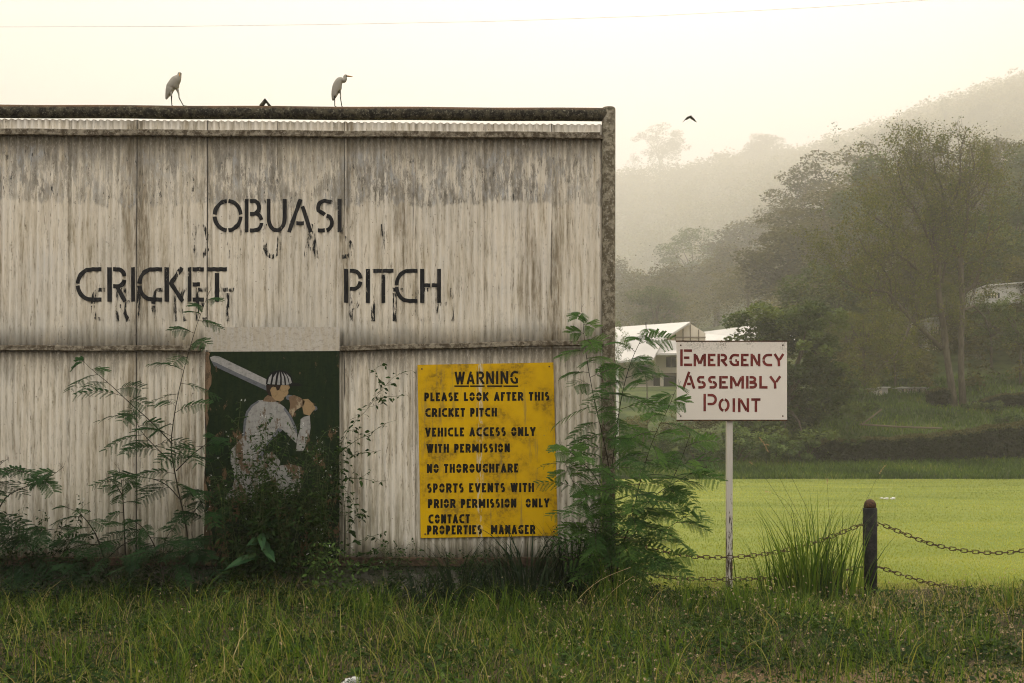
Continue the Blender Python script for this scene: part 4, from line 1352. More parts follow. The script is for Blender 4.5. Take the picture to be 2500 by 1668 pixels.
# the large bare limbed tree, its limbs traced at its own distance
def bare_tree():
    Y = 80.0
    k = Y/FP
    x0 = W(2335, 0, Y).x; z0 = gzs(x0, Y)
    root = thing("bare_limbed_tree", "huge twin trunked tree with pale winding limbs and thin yellowing leaves", "tree", (x0, Y, z0))
    g = np.random.default_rng(21)
    limbs = [
     (0, [(2329, 1022, 17), (2322, 937, 13), (2312, 870, 12), (2304, 802, 11.5), (2296, 751, 11), (2290, 701, 10), (2292, 650, 9), (2284, 605, 6)]),
     (0, [(2352, 1015, 14), (2347, 920, 11), (2346, 819, 11), (2350, 740, 10), (2347, 697, 10), (2345, 630, 9.5)]),
     (.3, [(2345, 632, 8), (2327, 598, 6.5), (2315, 551, 5.5), (2314, 512, 5), (2305, 455, 4), (2292, 420, 3), (2286, 370, 1.6)]),
     (-.6, [(2314, 512, 4), (2330, 487, 3.6), (2337, 439, 3), (2330, 380, 2.2), (2342, 330, 1.2)]),
     (.8, [(2346, 632, 8), (2359, 589, 7), (2369, 535, 6), (2375, 480, 5), (2383, 449, 4), (2400, 390, 3), (2392, 330, 1.5)]),
     (1.2, [(2372, 510, 4), (2410, 470, 3), (2440, 420, 2.2), (2450, 370, 1.2)]),
     (-.5, [(2284, 700, 8), (2279, 614, 6), (2260, 576, 5.5), (2238, 535, 4.5), (2219, 503, 4), (2195, 477, 3), (2180, 420, 2), (2190, 370, 1.2)]),
     (-1.0, [(2284, 690, 6), (2244, 669, 5), (2205, 640, 4.5), (2168, 624, 4), (2164, 576, 3), (2132, 555, 2), (2100, 540, 1.2)]),
     (.5, [(2279, 610, 5), (2279, 519, 4), (2260, 471, 3.5), (2251, 442, 3), (2231, 407, 2.4), (2216, 355, 1.6), (2236, 325, 1)]),
     (-1.5, [(2300, 852, 9), (2268, 828, 8), (2238, 805, 7.5), (2191, 765, 6.5), (2150, 724, 5.5), (2116, 719, 4.5), (2083, 726, 3.5), (2045, 711, 2), (2010, 690, 1)]),
     (-2.5, [(2221, 795, 5), (2187, 846, 3.6), (2150, 880, 2.6), (2103, 903, 1.5), (2070, 930, .9)]),
     (-2.0, [(2180, 757, 4.5), (2160, 690, 3.2), (2120, 650, 2.4), (2080, 640, 1.5), (2050, 610, 1)]),
     (1.5, [(2350, 720, 7), (2390, 690, 5.5), (2420, 620, 4.5), (2440, 560, 3.5), (2460, 500, 2.5), (2480, 440, 1.4)]),
     (2.2, [(2348, 760, 6), (2400, 740, 4.5), (2450, 760, 3), (2490, 800, 1.6)]),
     (1.0, [(2300, 690, 5), (2318, 640, 4), (2300, 590, 3), (2310, 540, 2)]),
    ]
    mb = MB(); LP = []; tips = []
    for off, L in limbs:
        pts = [W(x, y, Y)+Vector((0, off*(i/(len(L)-1))*2.2, 0)) for i, (x, y, r) in enumerate(L)]
        if L[0][1] > 1000: pts[0].z = z0-.4
        mb.tube(pts, [r*k*.68 for x, y, r in L], 8)
        for i in range(1, len(pts)):
            for s in range(3 if i < 3 else 5):
                if L[i][2] > 9.5: continue
                t = g.uniform()
                a = pts[i-1].lerp(pts[i], t)
                d = (pts[i]-pts[i-1]).normalized()
                r = max(.35, min(1.2, L[i][2]*.35))*k
                tips.append((a, d, r, g.uniform(1.6, 3.6)))
    ztop = W(0, 305, Y).z
    def twig(a, d, r, ln, depth):
        v = Vector(g.normal(size=3)); v.y *= 1.0
        dd = (d*.7+v*.62+Vector((0, 0, .35))).normalized()
        if (a+dd*ln).z > ztop: return
        p1 = a+dd*ln*.5+Vector(g.normal(0, .10, 3)); p2 = a+dd*ln+Vector(g.normal(0, .2, 3))+Vector((0, 0, .1*ln))
        mb.tube([a, p1, p2], [r, r*.7, r*.3], 4, cap=False)
        for q in np.linspace(.35, 1, 4):
            LP.append(a.lerp(p2, q))
        if depth > 0:
            for j in range(3):
                twig(p1.lerp(p2, g.uniform(0, 1)), dd, r*.5, ln*g.uniform(.45, .7), depth-1)
    for a, d, r, ln in tips: twig(a, d, r, ln, 2)
    mb.build("trunk", MAT['bark'], root, True)
    P = np.array([tuple(p) for p in LP])
    P = np.repeat(P, 5, axis=0)+g.normal(0, .17, (len(P)*5, 3))
    hh = (P[:, 2]-z0)
    keep = g.random(len(P)) < np.clip(1.25-hh/26, .3, 1)
    P = P[keep]
    Q = leaf_quads(P, .17, .3, .6, g)-np.array((x0, Y, z0))
    T = np.clip(g.normal(.45, .22, len(P)), 0, 1)
    obj("crown", quad_mesh("crown", Q, T), MAT['t_yellow'], root)
bare_tree()

# shrubs along the foot of the bank, hedges
def shrub(label, px, top, wpx, Y, mat, seed, group, name="bank_shrub", cat="shrub", flat=.75):
    x = (px-1250)*Y/FP; z0 = gzs(x, Y)
    zt = EYE-(top-HZ)*Y/FP
    h = max(.5, zt-z0); rx = wpx*.5*Y/FP
    root = thing(name, label, cat, (x, Y, z0), group)
    Q, T, C = crown_mesh(seed, rx*.85, h*.45, int(16+rx*9), max(.28, h*.17), flat, 90, .20, up=.9, hollow=.25)
    Q = Q+np.array([0, 0, h*.48])
    obj("foliage", quad_mesh("foliage", Q, T), MAT[mat], root)
    g = np.random.default_rng(seed)
    mb = MB()
    for i in range(6):
        c = C[g.integers(len(C))]
        mb.tube([Vector((g.uniform(-.2, .2), 0, -.2)), Vector((c[0]*.5, c[1]*.5, h*.3)), Vector((c[0], c[1], c[2]+h*.45))], [.05, .035, .012], 5)
    st = bpy.data.meshes.new("stems"); st.from_pydata(mb.v, [], mb.f)
    obj("stems", st, MAT['bark'], root)
GS = "leafy shrubs along the foot of the bank"
for i, (lb, px, top, wp, Y) in enumerate((
    ("pale green shrub on the bank low behind the feathery bush by the end post", 1525, 1042, 110, 70),
    ("rounded shrub on the bank left of the white sign's post", 1610, 1050, 120, 70.5),
    ("shrub on the bank directly behind the white sign's post", 1705, 1040, 130, 70),
    ("bright tall shrub on the bank right of the white sign's post", 1800, 1030, 150, 70),
    ("spreading shrub on the bank under the big bright leaved tree", 1890, 1058, 130, 69.5),
    ("small shrub at the left end of the clipped hedge", 1965, 1070, 90, 70),
    ("darker shrub higher on the bank below the pale house", 1570, 1000, 150, 76),
    ("dark shrub higher on the bank behind the white sign panel", 1690, 985, 170, 77),
)):
    shrub(lb, px, top, wp, Y, 't_shrub' if i < 6 else 't_dense', 70+i, GS)
shrub("light green shrub at the right edge on the bank above the clipped hedge", 2480, 1030, 130, 76, 't_shrub', 91, GS)
shrub("low green shrub at the foot of the twin trunked tree", 2405, 985, 110, 79, 't_green', 92, GS)

def hedge(label, line, Y, depth, seed):
    """line: (px, top, bottom) along the hedge"""
    g = np.random.default_rng(seed)
    L = np.array(line, float)
    x0 = W(L[0, 0], 0, Y).x
    root = thing("clipped_hedge", label, "hedge", (x0, Y, gzs(x0, Y)))
    n = int((L[-1, 0]-L[0, 0])*Y/FP*1500)
    px = g.uniform(L[0, 0], L[-1, 0], n)
    top = EYE-(np.interp(px, L[:, 0], L[:, 1])-HZ)*Y/FP
    x = (px-1250)*Y/FP
    yo = g.uniform(-1, 1, n)
    bot = gz(x, Y+yo*depth/2)-.05
    endf = np.clip(np.minimum(px-L[0, 0], L[-1, 0]-px)/22, .0, 1)**.5
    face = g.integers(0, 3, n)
    t = g.uniform(0, 1, n)
    yy = np.where(face == 0, -1, yo)*depth/2*endf
    hh = (top-bot)*(.75+.25*endf)
    zz = np.where(face == 1, 1.0, t)
    rnd = 1-.12*(np.abs(yy)/(depth/2))**3*(zz > .8)
    z = bot+hh*zz*rnd
    yy = yy*(1-.12*np.maximum(0, zz-.75)/.25)
    P = np.stack([x, Y+yy, z], 1)+g.normal(0, .045, (n, 3))
    P[:, 2] += .05*np.sin(x*2.3)+.04*np.sin(x*5.1+1)
    Q = leaf_quads(P, .15, .4, .7, g)-np.array(root.location)
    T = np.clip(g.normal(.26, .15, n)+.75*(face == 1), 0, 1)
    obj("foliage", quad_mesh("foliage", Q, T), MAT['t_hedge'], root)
    mb = MB()
    for q in np.linspace(L[0, 0]+min(60, .4*(L[-1, 0]-L[0, 0])), L[-1, 0]-min(40, .4*(L[-1, 0]-L[0, 0])), 12):
        xx = W(q, 0, Y).x; zb = gzs(xx, Y); zt_ = EYE-(np.interp(q, L[:, 0], L[:, 1])-HZ)*Y/FP
        mb.box((xx-.5, Y-depth*.3, zb-.1), (xx+.5, Y+depth*.3, zt_-.35))
    mb.build("dark_core", MAT['hdark'], root)  # near-black boxes added inside the hedge, darkening the gaps between leaves
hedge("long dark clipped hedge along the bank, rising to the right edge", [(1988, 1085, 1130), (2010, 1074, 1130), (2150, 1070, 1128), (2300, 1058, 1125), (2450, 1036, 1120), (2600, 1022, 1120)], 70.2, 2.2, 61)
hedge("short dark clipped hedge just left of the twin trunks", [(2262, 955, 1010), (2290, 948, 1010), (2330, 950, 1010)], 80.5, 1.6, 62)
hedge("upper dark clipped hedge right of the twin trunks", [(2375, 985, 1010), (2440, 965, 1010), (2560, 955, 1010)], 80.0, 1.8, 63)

# bank and rough grass beyond the pitch (nobody could count it)
def bank_grass():
    g = np.random.default_rng(5)
    n = 78000
    Y = 64.0+g.uniform(0, 1, n)**1.3*24; px = g.uniform(1250, 2830, n)
    x = (px-1250)*Y/FP
    P = np.stack([x, Y, gz(x, Y)-.03], 1)
    Q, s = blades(P, g.uniform(0, 6.28, n), g.uniform(.12, .42, n), g.uniform(.2, .8, n), g.uniform(.05, .11, n), g, 2)
    patchy = .5+.5*np.sin(x*.5+Y*.9)*np.sin(x*.23-Y*.4)
    T = np.tile(np.clip(.34+.36*patchy*g.uniform(.3, 1, n)+.2*(g.random(n) < .1), 0, .8), s)
    tag(obj("bank_grass", quad_mesh("bank_grass", Q, T), MAT['grass']), "rough dark green grass and ground cover on the bank", "grass", kind="stuff")
bank_grass()

# houses
def gable_house():
    Y = 112.0
    g0 = W(1560, 960, Y)
    root = thing("pale_house", "two storey cream house with large pale metal roofs beyond the left end of the pitch", "house", (g0.x, Y, g0.z))
    P = lambda x, y, d=0.0: W(x, y, Y)+Vector((0, d, 0))
    thick = Vector((0, 0, -.22))
    mb = MB()                       # main roof: left slope and right slope meeting the gable
    mb.prism([P(1380, 775, 13), P(1707, 768, 9.0), P(1628, 826, 0), P(1590, 875, -3.0), P(1330, 905, -2)], thick)
    o = mb.build("main_roof", MAT['roof'], root)
    ridge = [P(1380, 788, 8), P(1709, 768, 2.0)]
    bpy.data.objects.remove(o)
    mb = MB()
    mb.prism([P(1360, 793, 6), P(1709, 768, 6), P(1620, 827, -.3), P(1585, 882, -3.5), P(1360, 900, -3.5)], thick)
    mb.build("main_roof", MAT['roof'], root)
    mb = MB()
    mb.prism([P(1709, 768, 6), P(1752, 797, 10), P(1752, 800, 10.5), P(1705, 771, 6.4)], Vector((0, .3, -.1)))
    mb.build("verge_board", MAT['hframe'], root)
    gw = MB()
    gw.prism([P(1708, 772, 6.1), P(1748, 797, 6.1), P(1748, 828, 6.1), P(1622, 828, 6.1)], (0, .25, 0))
    gb = gw.build("gable_wall", MAT['hwall'], root)
    mb = MB()
    for x, y0 in ((1650, 812), (1670, 799), (1690, 786), (1709, 775), (1730, 788)):
        a = P(x, y0, 6.0); b = P(x, 828, 6.0)
        mb.box((a.x-.05, a.y-.04, b.z), (a.x+.05, a.y+.06, a.z))
    a = P(1655, 808, 6.0); b = P(1748, 808, 6.0)
    mb.box((a.x, a.y-.06, a.z-.05), (b.x, a.y+.04, a.z+.05))
    mb.build("gable_frame", MAT['hframe'], gb)
    mb = MB()
    mb.prism([P(1614, 830, -.2), P(1760, 824, 5.6), P(1760, 866, -2.0), P(1596, 868, -2.4)], thick)
    mb.build("lower_roof", MAT['roof'], root)
    a, b = P(1602, 962, 0), P(1770, 864, 0)
    wl = MB()
    wl.box((a.x, Y+.5, P(0, 912).z), (b.x, Y+8, b.z), bev=.02)
    wall = wl.build("wall", MAT['hwall'], root)
    a = P(1360, 0); b = P(1602, 0)
    w2 = MB(); w2.box((a.x, Y+2.2, P(0, 960).z-2), (b.x, Y+8, P(0, 880).z)); w2.build("wall", MAT['hwall'], root)
    mb = MB(); a, b = P(1628, 896), P(1690, 871)
    mb.box((a.x, Y+.42, a.z), (b.x, Y+.55, b.z)); wd = mb.build("window", MAT['hdark'], wall)
    mb = MB()
    for x in (1640, 1652, 1664, 1676):
        q = P(x, 0); mb.box((q.x-.04, Y+.36, a.z), (q.x+.04, Y+.42, b.z))
    mb.build("mullion", MAT['hframe'], wd)
    mb = MB(); a, b = P(1560, 905), P(1600, 884)
    mb.box((a.x, Y+2.0, a.z), (b.x, Y+2.3, b.z)); mb.build("window", MAT['hdark'], root)
    mb = MB(); a, b = P(1598, 916), P(1772, 911)
    mb.box((a.x, Y-.1, a.z), (b.x, Y+8, b.z)); mb.build("floor_beam", MAT['hframe'], root)
    mb = MB(); a, b = P(1605, 962), P(1772, 916)
    mb.box((a.x, Y+3.5, a.z-1.5), (b.x, Y+3.8, b.z)); mb.build("undercroft", MAT['hdark'], root)
    for x in (1617, 1680, 1745):
        q = P(x, 0); mb = MB(); mb.box((q.x-.18, Y+.2, P(0, 962).z-2), (q.x+.18, Y+.55, P(0, 916).z)); mb.build("column", MAT['hwall'], root)
    mb = MB(); a, b = P(1480, 965), P(1606, 945)
    mb.box((a.x, Y-1.5, a.z-2.2), (b.x, Y-1.2, b.z)); mb.build("terrace_wall", MAT['hwall'], root)
gable_house()

def second_house():
    Y = 124.0
    g0 = W(1790, 860, Y)
    root = thing("white_roofed_house", "long house with a bright hipped metal roof, mostly hidden by the big leafy tree", "house", (g0.x, Y, g0.z-3))
    P = lambda x, y, d=0.0: W(x, y, Y)+Vector((0, d, 0))
    mb = MB()
    mb.prism([P(1720, 800, 5), P(1905, 776, 5), P(1960, 845, -2), P(1668, 852, -2)], (0, 0, -.2))
    mb.build("roof", MAT['roof'], root)
    mb = MB()
    mb.prism([P(1720, 800, 5), P(1905, 776, 5), P(1960, 845, 12), P(1690, 852, 12)], (0, 0, -.2))
    mb.build("roof", MAT['roof'], root)
    a, b = P(1690, 950), P(1940, 850)
    mb = MB(); mb.box((a.x, Y-1.2, a.z-2), (b.x, Y+9, b.z), bev=.02); wl = mb.build("wall", MAT['hwall'], root)
    for x in (1730, 1800, 1870):
        a, b = P(x, 900), P(x+30, 872)
        mb = MB(); mb.box((a.x, Y-1.26, a.z), (b.x, Y-1.15, b.z)); mb.build("window", MAT['hdark'], wl)
second_house()

def hill_house(name, label, px0, px1, top, bot, Y, slope, holes):
    root = thing(name, label, "house", tuple(W((px0+px1)/2, bot, Y)))
    a, b = W(px0, bot, Y), W(px1, top, Y)
    mb = MB(); mb.prism([W(px0, bot, Y), W(px1, bot, Y), W(px1, top-slope, Y), W(px0, top, Y)], (0, 5, 0))
    wl = mb.build("wall", MAT['roof'], root)
    mb = MB()
    mb.prism([W(px0-3, top, Y)+Vector((0, -.3, 0)), W(px1+3, top-slope, Y)+Vector((0, -.3, 0)), W(px1+3, top-slope-3, Y)+Vector((0, -.3, 0)), W(px0-3, top-3, Y)+Vector((0, -.3, 0))], (0, 5.6, 0))
    mb.build("roof", MAT['roof'], root)
    for x0, y0, x1, y1 in holes:
        a, b = W(x0, y1, Y), W(x1, y0, Y)
        mb = MB(); mb.box((a.x, Y-.05, a.z), (b.x, Y+.06, b.z)); f = mb.build("window", MAT['hdark'], wl)
        mb = MB()
        for i in range(1, 4):
            xx = a.x+(b.x-a.x)*i/4; mb.box((xx-.05, Y-.11, a.z), (xx+.05, Y-.052, b.z))
        mb.build("mullion", MAT['hwall'], f)
hill_house("hillside_house", "white walled house high on the slope at the right edge", 2407, 2520, 700, 740, 92, 10, [(2412, 716, 2440, 728)])
hill_house("narrow_house", "narrow pale building seen just behind the twin trunks", 2266, 2300, 780, 880, 98, 2, [(2272, 798, 2294, 830), (2272, 845, 2294, 868)])
hill_house("low_veranda", "low white veranda with upright rails left of the twin trunks", 2200, 2262, 948, 972, 84, -1, [(2203, 950, 2220, 968), (2224, 950, 2241, 968), (2244, 950, 2260, 968)])
hill_house("garden_shed", "small white shed partly covered by leaves left of the veranda", 2140, 2168, 948, 968, 84, 0, [(2144, 954, 2153, 966)])

o = MB().tube([W(2098, 1036, 74.5), W(2190, 1042, 74.5), W(2300, 1046, 74.5)], .07, 8).build("fallen_pole", MAT['hframe'])
tag(o, "long pale pole lying along the bank above the hedge", "pole")
o = MB().tube([W(2103, 1037, 74.4), W(2130, 1017, 75.2), W(2152, 1000, 76)], .06, 8).build("fallen_pole", MAT['hframe'])
tag(o, "shorter slanting pole rising up the bank from the long fallen pole", "pole")
o = MB().tube([W(1507, 1135, 66.5)-Vector((0, 0, .4)), W(1508, 900, 66.5)], [.10, .085], 10).build("metal_pole", MAT['roof'], None, True)
tag(o, "slim pale metal pole standing right of the screen's end post", "pole")
# ------------------------------------------------------------------ plants by the screen
def smooth_line(pts, n=14):
    arr = np.array([tuple(p) for p in pts]); m = len(arr)
    out = []
    for t in np.linspace(0, m-1, n):
        i = int(min(math.floor(t), m-2)); u = t-i
        p0, p1, p2, p3 = arr[max(i-1, 0)], arr[i], arr[i+1], arr[min(i+2, m-1)]
        out.append(.5*((2*p1)+(-p0+p2)*u+(2*p0-5*p1+4*p2-p3)*u*u+(-p0+3*p1-3*p2+p3)*u**3))
    return np.array(out)

def feather_leaf(base, az, el, ln, npair, g, Q, T, S, tint, pl=.085):
    """one twice divided leaf: a drooping stalk with pairs of pinnae, each a comb of leaflets"""
    d = np.array([math.cos(az)*math.cos(el), math.sin(az)*math.cos(el), math.sin(el)])
    side = np.array([-math.sin(az), math.cos(az), 0])
    roll = g.normal(0, .3); tilt = g.uniform(.2, 1.1)
    ts = np.linspace(0, 1, 8)
    ctr = base+d*ln*ts[:, None]+np.array([0, 0, -1])*(ln*.34*ts**2)[:, None]
    S.append(([Vector(p) for p in ctr[::2]]+[Vector(ctr[-1])], [.0026, .0022, .0018, .0013, .001]))
    for i in range(npair):
        t = .2+.8*i/(npair-1)
        c = np.array([np.interp(t, ts, ctr[:, k]) for k in range(3)])
        tan = unit((ctr[min(7, int(t*7)+1)]-ctr[max(0, int(t*7)-1)])[None])[0]
        upv = unit(np.cross(tan, side)[None])[0]
        if upv[2] < 0: upv = -upv
        upv = unit((upv+np.array([0, -tilt, 0]))[None])[0]          # leaves turn away from the wall to the light
        side2 = unit(np.cross(upv, tan)[None])[0]
        for sgn in (-1, 1):
            sd = side2*math.cos(roll)+upv*math.sin(roll)
            pd = unit((tan*g.uniform(.55, .8)+sd*sgn+np.array([0, 0, g.normal(.02, .12)]))[None])[0]
            pln = 1.12*pl*(.65+.5*math.sin(PI*(.18+.72*i/(npair-1))))*g.uniform(.85, 1.12)
            m = 11
            u = np.linspace(.12, 1, m)
            pc = c+pd*(pln*u)[:, None]+np.array([0, 0, -1])*(pln*.22*u**2)[:, None]
            ww = unit(np.cross(pd, upv)[None])[0]
            for s2 in (-1, 1):
                ld = unit((ww*s2+pd*.55)[None])[0]
                ll = pln*.165*(1.1-.5*u)
                hw = pln*.042
                a = pc-pd*hw; b = pc+pd*hw
                tip = pc+ld*ll[:, None]+np.array([0, 0, -1])*(ll*.12)[:, None]
                Q.append(np.stack([a, b, tip+pd*hw*.6, tip-pd*hw*.4], 1))
                T.append(np.clip(g.normal(tint, .10, m), 0, 1))

def feathery_plant(label, stems, Y, seed, leaf_ln=.24, step=.085, start=.25, tint=.35, group="feathery leaved shrubs by the screen", dz=.10, tips=True, cat="shrub", pl=.085, rad=1.0, mat="feather"):
    g = np.random.default_rng(seed)
    base = W(stems[0][0][0], stems[0][0][1], Y)
    root = thing("feathery_shrub", label, cat, tuple(base), group)
    Q = []; T = []; S = []; mb = MB()
    for si, st in enumerate(stems):
        dy = g.uniform(-dz, dz)
        pts = smooth_line([W(x, y, Y+dy*min(1, i/2)) for i, (x, y) in enumerate(st)], 18)
        ln = np.concatenate([[0], np.cumsum(np.linalg.norm(np.diff(pts, axis=0), axis=1))])
        L = ln[-1]
        r0 = rad*(.0085 if si == 0 else .006)
        mb.tube([Vector(p) for p in pts], list(np.linspace(r0, .0018, 18)), 6)
        s = L*start*g.uniform(.8, 1.2); az = g.uniform(0, 6.28)
        while s < L:
            p = np.array([np.interp(s, ln, pts[:, k]) for k in range(3)])
            az += 2.4+g.normal(0, .35)
            a = az
            # leaves spread mostly sideways, free of the wall
            if math.sin(a) > .25: a = -a
            f = s/L
            sz = 1.3*leaf_ln*(.55+.75*math.sin(PI*min(.95, .2+.75*f)))*g.uniform(.75, 1.15)
            if f > .9: sz *= .55
            feather_leaf(p, a, g.uniform(-.15, .55), sz, int(g.integers(7, 10)), g, Q, T, S, tint+g.normal(0, .12)+.15*(f > .8), pl)
            s += step*g.uniform(.6, 1.35)
        if tips:
            e = pts[-1]
            for j in range(3):
                d = g.normal(0, .02, 3); d[2] = abs(d[2])+.03
                S.append(([Vector(e-np.array([0, 0, .02*j])), Vector(e+d)], [.0015, .0008]))
    for p, r in S: mb.tube(p, r[:len(p)], 4, cap=False)
    mb.build("stems", MAT['stem'], root)
    Q = np.concatenate(Q)-np.array(base)
    obj("foliage", quad_mesh("foliage", Q, np.concatenate(T)), MAT[mat], root)

feathery_plant("large feathery leaved shrub growing in front of the screen's end post", [
    [(1494, 1450), (1493, 1321), (1492, 1225), (1486, 1137), (1469, 1055), (1450, 973), (1430, 861), (1424, 793), (1420, 752)],
    [(1494, 1140), (1505, 1050), (1520, 958), (1542, 880), (1571, 818), (1578, 800)],
    [(1498, 1440), (1513, 1350), (1542, 1273), (1556, 1205), (1576, 1128), (1600, 1060), (1629, 1002), (1655, 940)],
    [(1545, 1310), (1580, 1254), (1619, 1210), (1653, 1147), (1680, 1075), (1684, 1060)],
    [(1497, 1420), (1470, 1330), (1430, 1250), (1400, 1180), (1375, 1120)],
    [(1500, 1440), (1540, 1370), (1600, 1310), (1660, 1270), (1700, 1240)],
    [(1500, 1445), (1480, 1350), (1450, 1300), (1390, 1270)],
    [(1500, 1430), (1530, 1300), (1600, 1210), (1680, 1160), (1725, 1140)],
    [(1505, 1445), (1560, 1400), (1610, 1370), (1650, 1365)],
    [(1488, 1240), (1450, 1160), (1400, 1110), (1370, 1090)],
    ], 9.75, 101, .27, .066, .16, .50, dz=.25, pl=.095, mat="feather2")
feathery_plant("tall feathery leaved shrub with a long side branch, left of the painted board", [
    [(462, 1400), (456, 1295), (437, 1206), (421, 1120), (418, 1079), (427, 1005), (446, 915), (479, 798), (511, 712)],
    [(419, 1082), (367, 1028), (319, 986), (271, 941), (224, 902), (204, 882)],
    [(424, 1132), (386, 1098), (345, 1053), (330, 1020)],
    [(440, 1220), (400, 1180), (340, 1165), (305, 1180)],
    [(430, 1150), (470, 1110), (510, 1080), (545, 1060)],
    [(448, 1280), (500, 1220), (540, 1190)],
    ], 10.0, 102, .25, .10, .3, .30, dz=.14)
feathery_plant("feathery leaved shrub leaning in at the left edge of the picture", [
    [(-40, 1420), (-20, 1300), (10, 1220), (60, 1190), (120, 1165), (155, 1140)],
    [(-40, 1400), (-35, 1250), (-10, 1150), (20, 1120)],
    [(-30, 1380), (20, 1320), (80, 1300), (150, 1290)],
    [(-60, 1390), (-70, 1250), (-40, 1170), (40, 1150), (110, 1180)],
    ], 9.8, 103, .27, .085, .3, .28, dz=.12)
feathery_plant("slim single stemmed feathery seedling against the sheet, left of the tall feathery shrub", [
    [(308, 1405), (304, 1300), (301, 1235), (297, 1181), (290, 1140)],
    [(299, 1210), (280, 1180), (262, 1168)],
    ], 10.15, 104, .17, .075, .25, .40, dz=.03, pl=.06)
feathery_plant("low slanting feathery seedling between the left edge and the slim seedling", [
    [(268, 1410), (240, 1320), (218, 1280), (191, 1251), (166, 1241)],
    [(240, 1330), (200, 1330), (160, 1345)],
    [(255, 1370), (300, 1330), (340, 1310)],
    ], 9.95, 105, .21, .085, .25, .34, dz=.08, pl=.07)
feathery_plant("low feathery shrub at the foot of the tall feathery shrub, spreading left", [
    [(400, 1420), (380, 1340), (350, 1290), (320, 1270)],
    [(400, 1420), (400, 1330), (430, 1280)],
    [(395, 1420), (340, 1370), (290, 1350)],
    [(410, 1420), (450, 1360), (500, 1330)],
    ], 9.85, 106, .22, .085, .3, .26, dz=.12, pl=.075)
feathery_plant("low dark feathery shrub between the tall feathery shrub and the painted board", [
    [(520, 1420), (515, 1330), (500, 1250), (480, 1200)],
    [(520, 1420), (545, 1320), (575, 1230)],
    [(520, 1420), (490, 1360), (470, 1310)],
    ], 10.0, 107, .23, .09, .25, .2, dz=.1)
feathery_plant("dark feathery shrub in the corner at the lower left of the screen", [
    [(100, 1430), (90, 1370), (60, 1320), (20, 1300)], [(100, 1430), (130, 1360), (170, 1310)], [(95, 1430), (40, 1380), (-10, 1350)], [(110, 1430), (190, 1380), (230, 1360)],
    ], 9.9, 108, .25, .085, .2, .18, dz=.12)

def flat_leaf(Q, T, p, d, n, ln, wd, tint, droop=.3, seg=4):
    """pointed leaf built of strips along direction d, lying in a plane with normal n"""
    s = unit(np.cross(d, n)[None])[0]
    prof = [.0, .75, 1.0, .62, .0] if seg == 4 else [0, 1, 0]
    prev = None
    for i in range(seg+1):
        t = i/seg
        c = p+d*ln*t+np.array([0, 0, -1])*ln*droop*t*t
        h = s*wd*.5*max(prof[i], .03)
        if prev is not None:
            Q.append(np.stack([prev[0], prev[1], c+h, c-h])[None]); T.append(np.array([tint]))
        prev = (c-h, c+h)

def leafy_weed(name, label, stems, Y, seed, leaf=.05, wd=.6, step=.05, mat='vine', tint=.35, group=None, flowers=0, cat="plant", dz=.1, side=.0, start=.1, stemr=.0035, twigs=True):
    g = np.random.default_rng(seed)
    base = W(stems[0][0][0], stems[0][0][1], Y)
    root = thing(name, label, cat, tuple(base), group)
    Q = []; T = []; mb = MB(); FQ = []
    for st in stems:
        dy = g.uniform(-dz, dz)
        pts = smooth_line([W(x, y, Y+dy*min(1, i/2)) for i, (x, y) in enumerate(st)], 14)
        ln = np.concatenate([[0], np.cumsum(np.linalg.norm(np.diff(pts, axis=0), axis=1))]); L = ln[-1]
        mb.tube([Vector(p) for p in pts], list(np.linspace(stemr, stemr*.35, 14)), 5)
        s = L*start
        while s < L:
            p = np.array([np.interp(s, ln, pts[:, k]) for k in range(3)])
            for sg in ((-1, 1) if g.random() < .6 else (g.choice([-1, 1]),)):
                az = g.uniform(0, 6.28)
                d = unit(np.array([math.cos(az), math.sin(az)*.7-.2, g.uniform(-.5, .35)])[None])[0]
                q = p+d*leaf*g.uniform(.2, .9)
                mb.tube([Vector(p), Vector(q)], [.0012, .001], 3, cap=False)
                nrm = unit((np.array([0, -.6, .8])+g.normal(0, .5, 3))[None])[0]
                sz = leaf*g.uniform(.55, 1.3)*(1-.35*s/L)
                flat_leaf(Q, T, q, d, nrm, sz, sz*wd, float(np.clip(g.normal(tint, .17), 0, 1)), g.uniform(.1, .6))
            if twigs and g.random() < .16:
                d = unit(np.array([g.normal(), g.normal()*.5-.2, g.uniform(.0, .8)])[None])[0]
                e = p+d*g.uniform(.06, .18)
                mb.tube([Vector(p), Vector(e)], [.0018, .001], 4, cap=False)
                for q in np.linspace(.4, 1, 4):
                    dd = unit(g.normal(size=3)[None])[0]
                    flat_leaf(Q, T, p+(e-p)*q, dd, unit((np.array([0, -.6, .8])+g.normal(0, .5, 3))[None])[0], leaf*.6, leaf*.6*wd, float(np.clip(g.normal(tint+.1, .17), 0, 1)))
            s += step*g.uniform(.6, 1.4)
        if flowers:
            for j in range(flowers):
                c = pts[-1]+g.normal(0, .025, 3)
                FQ.append(leaf_quads(c+g.normal(0, .006, (5, 3)), .012, .8, .9, g))
    mb.build("stems", MAT['gstem'], root)
    obj("foliage", quad_mesh("foliage", np.concatenate(Q)-np.array(base), np.concatenate(T)), MAT[mat], root)
    if FQ:
        F = np.concatenate(FQ)-np.array(base)
        obj("flowers", quad_mesh("flowers", F), MAT['white'], root)

